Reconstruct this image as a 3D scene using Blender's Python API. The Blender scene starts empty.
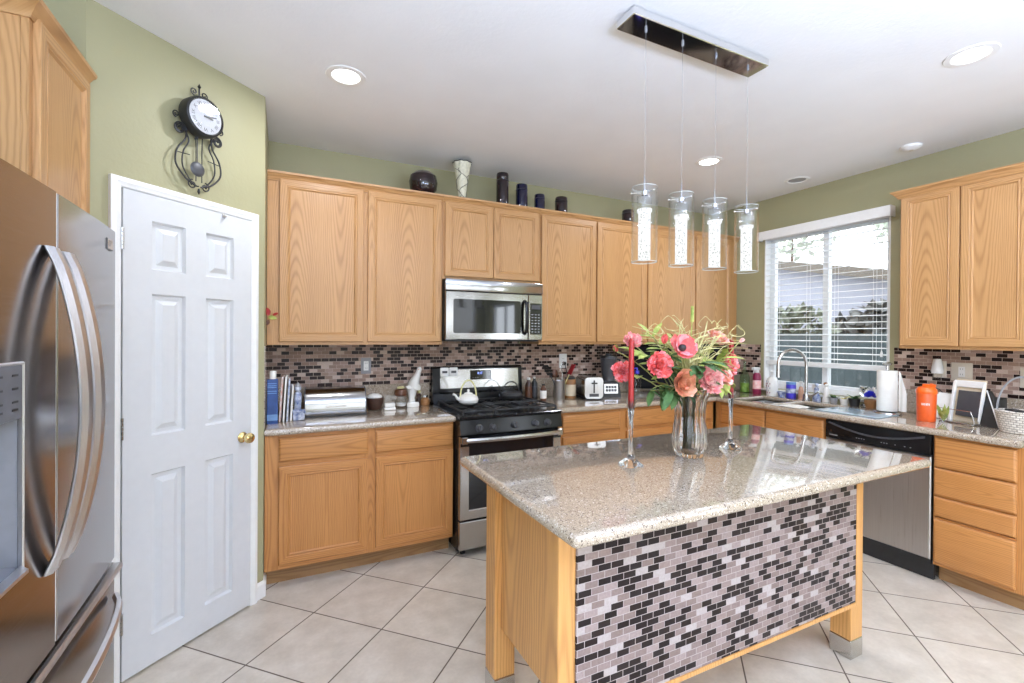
import bpy, bmesh, math, random
from mathutils import Matrix, Vector
PI = math.pi
random.seed(7)
C = bpy.context.scene.collection
SC = bpy.context.scene

# ------------------------------------------------------------------ camera, world, exposure
cd = bpy.data.cameras.new('camera'); cam = bpy.data.objects.new('camera', cd); C.objects.link(cam); SC.camera = cam
def set_camera():
    th, roll, pit = math.radians(26.018), 0.0070, math.radians(.2546)
    R0 = Vector((math.cos(th), -math.sin(th), 0)); D0 = Vector((math.sin(th), math.cos(th), 0)); U0 = Vector((0, 0, 1))
    D = D0*math.cos(pit) - U0*math.sin(pit); U = U0*math.cos(pit) + D0*math.sin(pit)
    R = R0*math.cos(roll) + U*math.sin(roll); Un = U*math.cos(roll) - R0*math.sin(roll)
    m = Matrix.Identity(4)
    for i in range(3):
        m[i][0] = R[i]; m[i][1] = Un[i]; m[i][2] = -D[i]
    m[2][3] = 1.444
    cam.matrix_world = m
set_camera()
cd.sensor_width = 36; cd.lens = 467.8/1024*36; cd.shift_y = -4.0/1024; cd.clip_start = .02
vs = SC.view_settings
vs.view_transform = 'Standard'; vs.look = 'None'; vs.gamma = 1; vs.use_curve_mapping = False
vs.exposure = 0.19
SC.cycles.use_denoising = True
SC.cycles.max_bounces = 10; SC.cycles.diffuse_bounces = 5; SC.cycles.glossy_bounces = 5
SC.cycles.transmission_bounces = 10; SC.cycles.transparent_max_bounces = 24
SC.cycles.sample_clamp_indirect = 6
SC.cycles.caustics_reflective = False; SC.cycles.caustics_refractive = False

wd = bpy.data.worlds.new('world'); SC.world = wd; wd.use_nodes = True
_bg = wd.node_tree.nodes['Background']
_bg.inputs[0].default_value = (0.90, 0.95, 1.0, 1); _bg.inputs[1].default_value = 3.0

def area_light(name, loc, rot, sx, sy, power, col, portal=False, spread=PI):
    d = bpy.data.lights.new(name, 'AREA'); d.shape = 'RECTANGLE'; d.size = sx; d.size_y = sy; d.energy = power; d.color = col
    d.spread = spread
    if portal: d.cycles.is_portal = True
    o = bpy.data.objects.new(name, d); C.objects.link(o); o.location = loc; o.rotation_euler = rot
    return o
# daylight: through the kitchen window (portal for the sky) and the glazed doors of the room behind the camera
area_light('window_daylight', (4.24, 2.415, 1.68), (0, PI/2, 0), 1.40, 1.02, 1, (1, 1, 1), portal=True)
area_light('patio_daylight', (1.75, -3.50, 1.30), (-PI/2, 0, 0), 4.2, 2.2, 32, (0.80, 0.91, 1.10))
area_light('side_window_daylight', (4.26, -2.55, 1.45), (0, PI/2, 0), 1.3, 1.3, 32, (0.86, 0.94, 1.05))
area_light('left_fill', (-1.44, -1.35, 1.45), (0, -PI/2, 0), 1.5, 1.5, 50, (0.80, 0.91, 1.10))  # added fill for the island end and right cabinets, no window known there
# three added upward fill lights behind the viewer brighten the ceiling; no lamps stand there
area_light('ceiling_fill', (2.2, -1.3, 1.75), (PI, 0, 0), .35, .35, 62, (.68, .88, 1.34))
area_light('ceiling_fill', (1.0, -.7, 1.75), (PI, 0, 0), .35, .35, 62, (.68, .88, 1.34))
area_light('ceiling_fill', (-.3, -1.2, 1.75), (PI, 0, 0), .35, .35, 112, (.68, .88, 1.34))

# ------------------------------------------------------------------ materials
def srgb(r, g, b):
    f = lambda c: c/12.92 if c <= .04045 else ((c+.055)/1.055)**2.4
    return (f(r/255), f(g/255), f(b/255), 1)
class NT:
    def __init__(s, name):
        s.m = bpy.data.materials.new(name); s.m.use_nodes = True; s.t = s.m.node_tree; s.n = s.t.nodes; s.n.clear()
        s.out = s.n.new('ShaderNodeOutputMaterial')
    def a(s, typ, **kw):
        n = s.n.new('ShaderNode'+typ)
        for k, v in kw.items():
            if k.startswith('i_'):
                key = k[2:]; n.inputs[int(key) if key.isdigit() else key.replace('_', ' ')].default_value = v
            else: setattr(n, k, v)
        return n
    def l(s, o, i): s.t.links.new(o, i)
    def math(s, op, a, b=None, c=None):
        n = s.a('Math', operation=op)
        for i, v in enumerate((a, b, c)):
            if v is None: continue
            if isinstance(v, (int, float)): n.inputs[i].default_value = v
            else: s.l(v, n.inputs[i])
        return n.outputs[0]
    def ramp(s, fac, stops, interp='LINEAR'):
        n = s.a('ValToRGB'); r = n.color_ramp; r.interpolation = interp
        while len(r.elements) < len(stops): r.elements.new(.5)
        for e, (p, c) in zip(r.elements, stops): e.position = p; e.color = c
        s.l(fac, n.inputs[0]); return n.outputs[0]
    def mix(s, fac, a, b, mode='MIX'):
        n = s.a('MixRGB', blend_type=mode)
        for i, v in enumerate((fac, a, b)):
            if isinstance(v, (int, float, tuple)): n.inputs[i].default_value = v
            else: s.l(v, n.inputs[i])
        return n.outputs[0]
    def bsdf(s, **kw):
        n = s.a('BsdfPrincipled')
        for k, v in kw.items():
            i = n.inputs[k.replace('_', ' ')]
            if isinstance(v, (int, float, tuple)): i.default_value = v
            else: s.l(v, i)
        s.l(n.outputs[0], s.out.inputs[0]); return n
    def bump(s, h, strength, dist=.01):
        n = s.a('Bump'); n.inputs['Strength'].default_value = strength; n.inputs['Distance'].default_value = dist
        s.l(h, n.inputs['Height']); return n.outputs[0]
    def coord(s, scale=(1, 1, 1), loc=(0, 0, 0), rot=(0, 0, 0)):
        t = s.a('TexCoord'); m = s.a('Mapping'); m.inputs['Scale'].default_value = scale
        m.inputs['Location'].default_value = loc; m.inputs['Rotation'].default_value = rot
        s.l(t.outputs['Object'], m.inputs['Vector']); return m.outputs[0]
    def noise(s, vec, scale, detail=3, rough=.5, dist=0):
        n = s.a('TexNoise'); n.inputs['Scale'].default_value = scale; n.inputs['Detail'].default_value = detail
        n.inputs['Roughness'].default_value = rough; n.inputs['Distortion'].default_value = dist
        if vec is not None: s.l(vec, n.inputs['Vector'])
        return n.outputs['Fac']

def plain(name, col, rough=.5, metal=0., spec=.5, var=.04, nscale=30, coat=0., bump=0., **kw):
    """solid colour with a slight procedural variation"""
    t = NT(name); v = t.coord(); n = t.noise(v, nscale, 2)
    dark = tuple(c*(1-var*2) for c in col[:3])+(1,); light = tuple(min(1, c*(1+var)) for c in col[:3])+(1,)
    c = t.ramp(n, [(.3, dark), (.7, light)])
    b = t.bsdf(Base_Color=c, Roughness=rough, Metallic=metal, Specular_IOR_Level=spec, Coat_Weight=coat, **kw)
    if bump: t.l(t.bump(n, bump), b.inputs['Normal'])
    return t.m
def glow(name, col, strength):
    t = NT(name); e = t.a('Emission'); e.inputs[0].default_value = col; e.inputs[1].default_value = strength
    t.l(e.outputs[0], t.out.inputs[0]); return t.m

def oak(name, horizontal=False, tone=1.0, hue=(1, 1, 1)):
    t = NT(name); tc = t.a('TexCoord'); sp = t.a('SeparateXYZ'); t.l(tc.outputs['Object'], sp.inputs[0])
    X, Y, Z = sp.outputs
    if horizontal: X, Z = Z, X
    X = t.math('ADD', X, t.math('MULTIPLY', Y, .6))
    W = .235
    px = t.math('DIVIDE', t.math('ADD', X, 10.03), W)
    idx = t.math('FLOOR', px); fr = t.math('SUBTRACT', px, idx)
    wn = t.a('TexWhiteNoise', noise_dimensions='1D'); t.l(idx, wn.inputs['W']); rnd = wn.outputs['Value']
    m = t.math('MULTIPLY', t.math('SUBTRACT', fr, t.math('ADD', .35, t.math('MULTIPLY', rnd, .3))), W)
    cx = t.a('CombineXYZ'); t.l(t.math('MULTIPLY', X, 9), cx.inputs[0]); t.l(t.math('MULTIPLY', Z, 1.6), cx.inputs[2]); t.l(t.math('MULTIPLY', rnd, 9), cx.inputs[1])
    wob = t.noise(cx.outputs[0], 1.5, 3, .6)
    m = t.math('ADD', m, t.math('MULTIPLY', t.math('SUBTRACT', wob, .5), .03))
    d = t.math('ADD', .03, t.math('MULTIPLY', t.math('SINE', t.math('ADD', t.math('MULTIPLY', Z, 1.7), t.math('MULTIPLY', rnd, 6.28))), .10))
    d = t.math('ADD', d, t.math('MULTIPLY', Z, .05))
    r = t.math('SQRT', t.math('ADD', t.math('POWER', m, 2), t.math('POWER', t.math('MULTIPLY', d, .45), 2)))
    ring = t.math('SINE', t.math('MULTIPLY', r, 2*PI/.0085))
    ring = t.math('MULTIPLY_ADD', ring, .5, .5)
    ring = t.math('POWER', ring, 2.2)
    g = t.a('CombineXYZ'); t.l(t.math('MULTIPLY', X, 260), g.inputs[0]); t.l(t.math('MULTIPLY', Z, 7), g.inputs[2])
    pore = t.noise(g.outputs[0], 1.0, 2, .6)
    g2 = t.a('CombineXYZ'); t.l(t.math('MULTIPLY', X, 14), g2.inputs[0]); t.l(t.math('MULTIPLY', Z, .8), g2.inputs[2])
    broad = t.noise(g2.outputs[0], 1.0, 2, .5)
    k = tone
    L = tuple(c*k*h for c, h in zip((0.53, 0.293, 0.120), hue))+(1,); Dk = tuple(c*k*h for c, h in zip((0.30, 0.138, 0.044), hue))+(1,)
    f = t.math('ADD', t.math('MULTIPLY', ring, .44), t.math('MULTIPLY', t.math('SUBTRACT', pore, .5), .55))
    f = t.math('ADD', f, t.math('MULTIPLY', t.math('SUBTRACT', broad, .35), .6))
    c = t.ramp(f, [(0, L), (.9, Dk)])
    b = t.bsdf(Base_Color=c, Roughness=.36, Specular_IOR_Level=.45)
    t.l(t.bump(pore, .06, .002), b.inputs['Normal'])
    return t.m

def granite(name):
    t = NT(name); v = t.coord()
    n1 = t.noise(v, 300, 4, .7); n2 = t.noise(v, 90, 3, .6); n3 = t.noise(v, 9, 3, .5)
    base = t.ramp(n1, [(.28, srgb(82, 66, 57)), (.39, srgb(142, 124, 107)), (.50, srgb(180, 166, 147)), (.62, srgb(198, 186, 169)), (.72, srgb(222, 214, 202))])
    vo = t.a('TexVoronoi'); vo.inputs['Scale'].default_value = 230; t.l(v, vo.inputs['Vector'])
    sp = t.a('SeparateColor'); t.l(vo.outputs['Color'], sp.inputs[0])
    dk = t.math('MULTIPLY', t.math('LESS_THAN', sp.outputs[0], .10), t.math('GREATER_THAN', n2, .46))
    c = t.mix(t.math('MULTIPLY', dk, .75), base, srgb(78, 62, 56))
    lt = t.math('GREATER_THAN', sp.outputs[1], .93)
    c = t.mix(t.math('MULTIPLY', lt, .6), c, srgb(236, 228, 218))
    c = t.mix(.22, c, t.ramp(n3, [(.3, srgb(196, 178, 158)), (.7, srgb(232, 224, 210))]), 'MULTIPLY')
    t.bsdf(Base_Color=c, Roughness=.07, Specular_IOR_Level=.62, Coat_Weight=.8, Coat_Roughness=.03)
    return t.m

def mosaic(name, w=.050, h=.0226, tone=(1, 1, 1)):
    """brick mosaic in the object's own x-z plane"""
    t = NT(name); tc = t.a('TexCoord'); sp = t.a('SeparateXYZ'); t.l(tc.outputs['Object'], sp.inputs[0])
    cb = t.a('CombineXYZ'); t.l(sp.outputs[0], cb.inputs[0]); t.l(sp.outputs[2], cb.inputs[1])
    br = t.a('TexBrick'); br.offset = .5; br.offset_frequency = 2; br.squash = 1
    t.l(cb.outputs[0], br.inputs['Vector'])
    br.inputs['Color1'].default_value = (0, 0, 0, 1); br.inputs['Color2'].default_value = (1, 1, 1, 1); br.inputs['Mortar'].default_value = (0, 0, 0, 1)
    br.inputs['Scale'].default_value = 1; br.inputs['Mortar Size'].default_value = .0012; br.inputs['Mortar Smooth'].default_value = .15
    br.inputs['Bias'].default_value = 0; br.inputs['Brick Width'].default_value = w; br.inputs['Row Height'].default_value = h
    mu = lambda r, g, b: tuple(min(1, x*y) for x, y in zip(srgb(r, g, b)[:3], tone))+(1,)
    c = t.ramp(br.outputs['Color'], [(0, mu(38, 27, 25)), (.24, mu(44, 32, 28)), (.405, mu(146, 125, 114)), (.50, mu(160, 139, 128)), (.60, mu(172, 152, 142)), (.72, mu(150, 129, 119)), (.90, mu(196, 182, 172))], 'CONSTANT')
    v = t.coord(); n = t.noise(v, 120, 3)
    c = t.mix(.25, c, t.ramp(n, [(.3, (.6, .6, .6, 1)), (.7, (1.3, 1.3, 1.3, 1))]), 'MULTIPLY')
    c = t.mix(br.outputs['Fac'], c, mu(198, 184, 174))
    rough = t.math('MULTIPLY_ADD', br.outputs['Fac'], .45, .30)
    b = t.bsdf(Base_Color=c, Roughness=rough, Specular_IOR_Level=.16)
    t.l(t.bump(t.math('SUBTRACT', 1, br.outputs['Fac']), .5, .002), b.inputs['Normal'])
    return t.m

def floor_tile(name):
    P = .41
    t = NT(name); tc = t.a('TexCoord'); sp = t.a('SeparateXYZ'); t.l(tc.outputs['Object'], sp.inputs[0])
    s = 1/math.sqrt(2)
    a = t.math('MULTIPLY', t.math('ADD', sp.outputs[0], sp.outputs[1]), s)
    b_ = t.math('MULTIPLY', t.math('SUBTRACT', sp.outputs[1], sp.outputs[0]), s)
    a = t.math('DIVIDE', t.math('SUBTRACT', a, 1.956-20*P), P); b_ = t.math('DIVIDE', t.math('SUBTRACT', b_, 1.748-20*P), P)
    ia, ib = t.math('FLOOR', a), t.math('FLOOR', b_)
    fa, fb = t.math('SUBTRACT', a, ia), t.math('SUBTRACT', b_, ib)
    ea = t.math('MINIMUM', fa, t.math('SUBTRACT', 1, fa)); eb = t.math('MINIMUM', fb, t.math('SUBTRACT', 1, fb))
    e = t.math('MULTIPLY', t.math('MINIMUM', ea, eb), P)
    gr = t.a('MapRange', interpolation_type='SMOOTHSTEP'); gr.inputs[1].default_value = .0022; gr.inputs[2].default_value = .0042; gr.inputs[3].default_value = 1; gr.inputs[4].default_value = 0
    t.l(e, gr.inputs[0]); G = gr.outputs[0]
    idv = t.a('CombineXYZ'); t.l(ia, idv.inputs[0]); t.l(ib, idv.inputs[1])
    wn = t.a('TexWhiteNoise', noise_dimensions='2D'); t.l(idv.outputs[0], wn.inputs['Vector'])
    v = t.coord(); n = t.noise(v, 7, 5, .6); n2 = t.noise(v, 60, 3, .6)
    c = t.ramp(n, [(.3, srgb(194, 183, 167)), (.55, srgb(209, 199, 184)), (.75, srgb(219, 211, 198))])
    c = t.mix(.25, c, t.ramp(n2, [(.3, (.8, .8, .8, 1)), (.7, (1.1, 1.1, 1.1, 1))]), 'MULTIPLY')
    tint = t.math('MULTIPLY_ADD', wn.outputs['Value'], .10, .94)
    cc = t.a('CombineXYZ')
    for i in range(3): t.l(tint, cc.inputs[i])
    c = t.mix(1, c, cc.outputs[0], 'MULTIPLY')
    c = t.mix(G, c, srgb(98, 84, 72))
    b = t.bsdf(Base_Color=c, Roughness=t.math('MULTIPLY_ADD', G, .4, .30), Specular_IOR_Level=.45)
    t.l(t.bump(t.math('SUBTRACT', t.math('MULTIPLY', n2, .08), G), .35, .003), b.inputs['Normal'])
    return t.m

def wall_paint(name, col):
    t = NT(name); v = t.coord(); n = t.noise(v, 55, 3, .55); n2 = t.noise(v, 4, 2)
    c = t.ramp(n2, [(.3, tuple(x*.97 for x in col[:3])+(1,)), (.7, col)])
    b = t.bsdf(Base_Color=c, Roughness=.5, Specular_IOR_Level=.35)
    t.l(t.bump(n, .25, .004), b.inputs['Normal']); return t.m

def steel(name, col=(.60, .59, .58), rough=.24, axis=2, aniso=.5, amp=.12):
    t = NT(name); sc = [420, 420, 420]; sc[axis] = 3
    v = t.coord(scale=tuple(sc)); n = t.noise(v, 1, 2)
    r = t.math('MULTIPLY_ADD', n, amp, rough-amp/2)
    c = t.ramp(n, [(.3, tuple(x*.93 for x in col)+(1,)), (.7, tuple(min(1, x*1.04) for x in col)+(1,))])
    b = t.bsdf(Base_Color=c, Metallic=1., Roughness=r)
    t.l(t.bump(n, .03, .001), b.inputs['Normal']); return t.m

def thin_glass(name, col=(.96, .98, .98, 1), ior=1.45):
    t = NT(name); tr = t.a('BsdfTransparent'); tr.inputs[0].default_value = col
    gl = t.a('BsdfGlossy'); gl.inputs['Roughness'].default_value = .02
    lw = t.a('LayerWeight'); lw.inputs[0].default_value = .5
    n = t.noise(t.coord(), 3, 1); fac = t.math('MULTIPLY', t.math('MULTIPLY_ADD', t.math('POWER', lw.outputs['Facing'], 3), .65, .035), t.math('MULTIPLY_ADD', n, .06, .97))
    m = t.a('MixShader'); t.l(fac, m.inputs[0]); t.l(tr.outputs[0], m.inputs[1]); t.l(gl.outputs[0], m.inputs[2])
    t.l(m.outputs[0], t.out.inputs[0]); return t.m
def crystal(name, col=(1, 1, 1, 1), rough=.0):
    t = NT(name); n = t.noise(t.coord(), 8, 1); c = t.ramp(n, [(.3, tuple(x*.985 for x in col[:3])+(1,)), (.7, col)])
    t.bsdf(Base_Color=c, Roughness=rough, Transmission_Weight=1., IOR=1.5); return t.m

def bubble_lamp(name):
    """lit acrylic rod full of seed bubbles"""
    t = NT(name); v = t.coord(scale=(1, 1, .8)); vo = t.a('TexVoronoi'); vo.inputs['Scale'].default_value = 120; t.l(v, vo.inputs['Vector'])
    d = t.ramp(vo.outputs['Distance'], [(.12, (.30, .31, .32, 1)), (.30, (.78, .79, .80, 1)), (.5, (1, 1, 1, 1))])
    e = t.a('Emission'); e.inputs[1].default_value = 1.0; t.l(d, e.inputs[0]); t.l(e.outputs[0], t.out.inputs[0]); return t.m

def striped_petal(name, c0, c1):
    t = NT(name); v = t.coord(); n = t.noise(v, 28, 3, .6)
    c = t.ramp(n, [(.32, c0), (.68, c1)])
    t.bsdf(Base_Color=c, Roughness=.6, Specular_IOR_Level=.25, Subsurface_Weight=0.)
    return t.m

M = {}
M['green'] = wall_paint('green wall paint', srgb(163, 158, 123))
M['ceil'] = wall_paint('white ceiling paint', srgb(240, 240, 240))
M['tile'] = floor_tile('beige floor tile')
M['oak'] = oak('oak upright grain'); M['oakh'] = oak('oak level grain', True)
AM = (1.02, .82, .60)   # the base cabinets are tinted more amber than the wall cabinets
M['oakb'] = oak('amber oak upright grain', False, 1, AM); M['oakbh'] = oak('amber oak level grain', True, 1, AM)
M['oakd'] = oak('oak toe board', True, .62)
M['maple'] = oak('pale oak island', False, 1.22, (.98, .92, .74))
M['granite'] = granite('speckled beige granite')
M['mosaic'] = mosaic('brown mosaic tile', .0505, .0250, (1.04, .96, .90))
M['mosaic_shaded'] = mosaic('brown island mosaic tile', .0505, .0226, (.72, .73, .79))  # backsplash tile darkened and cooled, its shade put into the colour
M['door'] = plain('white door enamel', srgb(210, 211, 212), .38, var=.01)
M['trim'] = plain('white trim enamel', srgb(236, 236, 234), .35, var=.01)
M['vinyl'] = plain('white vinyl', srgb(238, 240, 242), .35, var=.01)
M['slat'] = plain('white blind slat', srgb(240, 241, 240), .4, var=.01)
M['fridge'] = steel('brushed steel with brown reflection', (.32, .298, .29), .17, 1)  # steel darkened and browned for the reflection of the facing cabinets
M['fsteel'] = steel('bright handle steel', (.68, .68, .71), .34, 2)
M['steel'] = steel('brushed steel', (.50, .495, .49), .24, 0)
M['steelv'] = steel('brushed steel upright', (.54, .535, .53), .30, 2)
M['mirrorsteel'] = steel('satin mirror steel', (.37, .365, .36), .15, 0, amp=.04)
M['chrome'] = plain('chrome', (.86, .86, .87, 1), .06, 1., var=.01)
M['nickel'] = plain('brushed nickel', (.62, .61, .59, 1), .26, 1., var=.02)
M['brass'] = plain('brass', (.78, .62, .30, 1), .2, 1., var=.03)
M['blackgloss'] = plain('black enamel', (.010, .010, .011, 1), .16, var=.1, spec=.28)
M['blackglass'] = plain('dark oven glass', (.010, .011, .013, 1), .04, var=.1, spec=.6)
M['screen'] = plain('dark screen', (.004, .004, .005, 1), .5, var=.1, spec=.1)
M['black'] = plain('matt black', (.018, .018, .018, 1), .45, var=.1)
M['iron'] = plain('cast iron', (.022, .022, .022, 1), .55, var=.25, nscale=200, bump=.1)
M['darkgrey'] = plain('dark grey plastic', (.06, .06, .065, 1), .4)
M['grey'] = plain('grey plastic', (.30, .30, .31, 1), .4)
M['panelgrey'] = plain('slate control panel', (.10, .10, .11, 1), .35)
M['recess'] = plain('light grey dispenser plastic', srgb(118, 118, 122), .35)
M['white'] = plain('white plastic', srgb(236, 235, 232), .35, var=.015)
M['dial'] = plain('pale clock dial', srgb(196, 196, 200), .6, var=.01)
M['ceramic'] = plain('white glazed ceramic', srgb(238, 236, 230), .15, var=.015, coat=.3)
M['ivory'] = plain('ivory plastic', srgb(214, 204, 188), .4, var=.02)
M['paper'] = plain('white paper', srgb(238, 236, 230), .8, var=.02)
M['cream'] = plain('cream card', srgb(222, 205, 175), .7, var=.03)
M['bluebox'] = plain('blue carton', srgb(38, 72, 130), .45, var=.1)
M['bluelt'] = plain('pale blue print', srgb(110, 150, 200), .45, var=.1)
M['delft'] = striped_petal('blue and white glaze', srgb(60, 84, 140), srgb(222, 226, 234))
M['pageA'] = striped_petal('magazine print', srgb(206, 150, 130), srgb(238, 232, 226))
M['pageB'] = striped_petal('magazine print blue', srgb(120, 140, 176), srgb(234, 234, 236))
M['brown'] = plain('dark brown pottery', srgb(70, 46, 36), .3, var=.15)
M['wood2'] = plain('dark turned wood', srgb(96, 58, 36), .4, var=.2)
M['cobalt'] = plain('cobalt glass glaze', srgb(14, 15, 50), .06, var=.2, coat=.5)
M['plum'] = plain('dark plum glaze', srgb(30, 16, 22), .08, var=.2, coat=.5)
M['sage'] = plain('pale vase glaze', srgb(214, 210, 186), .4, var=.08, nscale=60)
M['vinerelief'] = plain('grey relief glaze', srgb(130, 126, 110), .5, var=.1)
M['clearglass'] = thin_glass('clear thin glass', (.992, .995, .995, 1)); M['pane'] = thin_glass('window glass', (.97, .985, .985, 1))
M['crystal'] = crystal('cut crystal'); M['greenglass'] = thin_glass('pale green bottle glass', (.72, .86, .72, 1))
M['amber'] = plain('amber contents', srgb(150, 104, 60), .5, var=.1)
M['edgeglass'] = plain('ground glass edge', srgb(232, 238, 238), .2, var=.02, spec=.8)
M['rod'] = bubble_lamp('lit bubble rod')
M['lens'] = glow('lit lamp lens', (1, .98, .95, 1), 6)
M['bluedigits'] = glow('lit blue digits', (.25, .35, 1, 1), 2.5)
M['redwax'] = plain('red candle wax', srgb(158, 28, 27), .4, var=.05)
M['orange'] = plain('orange shaker plastic', srgb(226, 92, 34), .35, var=.05)
M['orangelid'] = plain('orange lid plastic', srgb(244, 104, 30), .3, var=.03)
M['red'] = plain('red silicone', srgb(150, 26, 30), .4)
M['maroon'] = plain('maroon can', srgb(140, 34, 70), .35, var=.2, nscale=60)
M['violet'] = plain('blue violet jar', srgb(72, 62, 190), .3, var=.06)
M['tan'] = plain('peach soap', srgb(222, 170, 140), .35)
M['bluefl'] = plain('bright blue petals', srgb(60, 66, 214), .5, var=.1)
def wicker(name):
    t = NT(name); tc = t.a('TexCoord'); sp = t.a('SeparateXYZ'); t.l(tc.outputs['Object'], sp.inputs[0])
    cb = t.a('CombineXYZ'); t.l(t.math('ARCTAN2', sp.outputs[1], sp.outputs[0]), cb.inputs[0]); t.l(t.math('MULTIPLY', sp.outputs[2], 10), cb.inputs[1])
    br = t.a('TexBrick'); br.offset = .5; t.l(cb.outputs[0], br.inputs['Vector'])
    br.inputs['Color1'].default_value = srgb(236, 230, 220); br.inputs['Color2'].default_value = srgb(214, 206, 194); br.inputs['Mortar'].default_value = srgb(140, 130, 118)
    for k, v in (('Scale', 1), ('Mortar Size', .016), ('Mortar Smooth', .4), ('Brick Width', .24), ('Row Height', .13)): br.inputs[k].default_value = v
    b = t.bsdf(Base_Color=br.outputs['Color'], Roughness=.6)
    t.l(t.bump(t.math('SUBTRACT', 1, br.outputs['Fac']), .6, .004), b.inputs['Normal']); return t.m
M['wicker'] = wicker('white wicker weave')
M['towel'] = plain('white cloth', srgb(232, 230, 224), .9, var=.03, nscale=120, bump=.2)
M['leaf'] = striped_petal('deep green leaf', srgb(44, 74, 40), srgb(86, 118, 66))
M['leaflt'] = striped_petal('light green leaf', srgb(128, 148, 70), srgb(190, 196, 110))
M['stem'] = striped_petal('stem green', srgb(120, 126, 70), srgb(168, 168, 104))
M['straw'] = striped_petal('dry straw grass', srgb(196, 186, 124), srgb(228, 222, 172))
M['coral'] = striped_petal('coral petals', srgb(234, 88, 92), srgb(250, 146, 140))
M['pink'] = striped_petal('pink petals', srgb(240, 124, 138), srgb(252, 192, 192))
M['palepink'] = striped_petal('pale pink petals', srgb(244, 164, 160), srgb(254, 226, 220))
M['peach'] = striped_petal('peach petals', srgb(226, 140, 112), srgb(244, 186, 158))
M['tanrose'] = striped_petal('tan rose petals', srgb(186, 118, 84), srgb(222, 164, 128))
M['stucco'] = wall_paint('neighbour stucco', srgb(176, 177, 192))
M['roof'] = plain('grey brown shingle', srgb(120, 112, 104), .8, var=.15, nscale=40)
M['fence'] = plain('blue grey fence board', srgb(70, 80, 84), .8, var=.08, nscale=6)
M['hedge'] = striped_petal('hedge leaf', srgb(92, 98, 88), srgb(140, 146, 130))
M['hedge2'] = striped_petal('dim hedge leaf', srgb(96, 98, 98), srgb(128, 128, 126)); M['palehedge'] = striped_petal('overexposed tree leaf', srgb(190, 200, 184), srgb(226, 230, 220))  # tree leaves bleached in colour to stand for overexposed daylight
M['lawn'] = plain('side yard gravel', srgb(150, 146, 138), .9, var=.15, nscale=60)
M['sheenglass'] = plain('cutting glass with blue sheen', srgb(176, 200, 214), .1, var=.02, coat=.5)  # pale blue is the window's reflection, put into the glass colour

# ------------------------------------------------------------------ helpers
def tag(o, label=None, cat=None, group=None, kind=None):
    if label: o['label'] = label
    if cat: o['category'] = cat
    if group: o['group'] = group
    if kind: o['kind'] = kind
    return o
def T(name, label, cat, loc=(0, 0, 0), rz=0, group=None, kind=None):
    o = bpy.data.objects.new(name, None); C.objects.link(o); o.location = loc; o.rotation_euler = (0, 0, rz)
    o.empty_display_size = .05
    return tag(o, label, cat, group, kind)
def chain(o):
    m = Matrix.Identity(4)
    while o is not None:
        m = Matrix.Translation(o.location) @ o.rotation_euler.to_matrix().to_4x4() @ m; o = o.parent
    return m
def copy_tree(o, loc, rz=None, label=None, parent=None):
    c = o.copy(); C.objects.link(c)
    if parent is not None: c.parent = parent
    else:
        c.location = loc
        if rz is not None: c.rotation_euler = (0, 0, rz)
        if label: c['label'] = label
    for ch in list(o.children): copy_tree(ch, None, parent=c)
    return c

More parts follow.
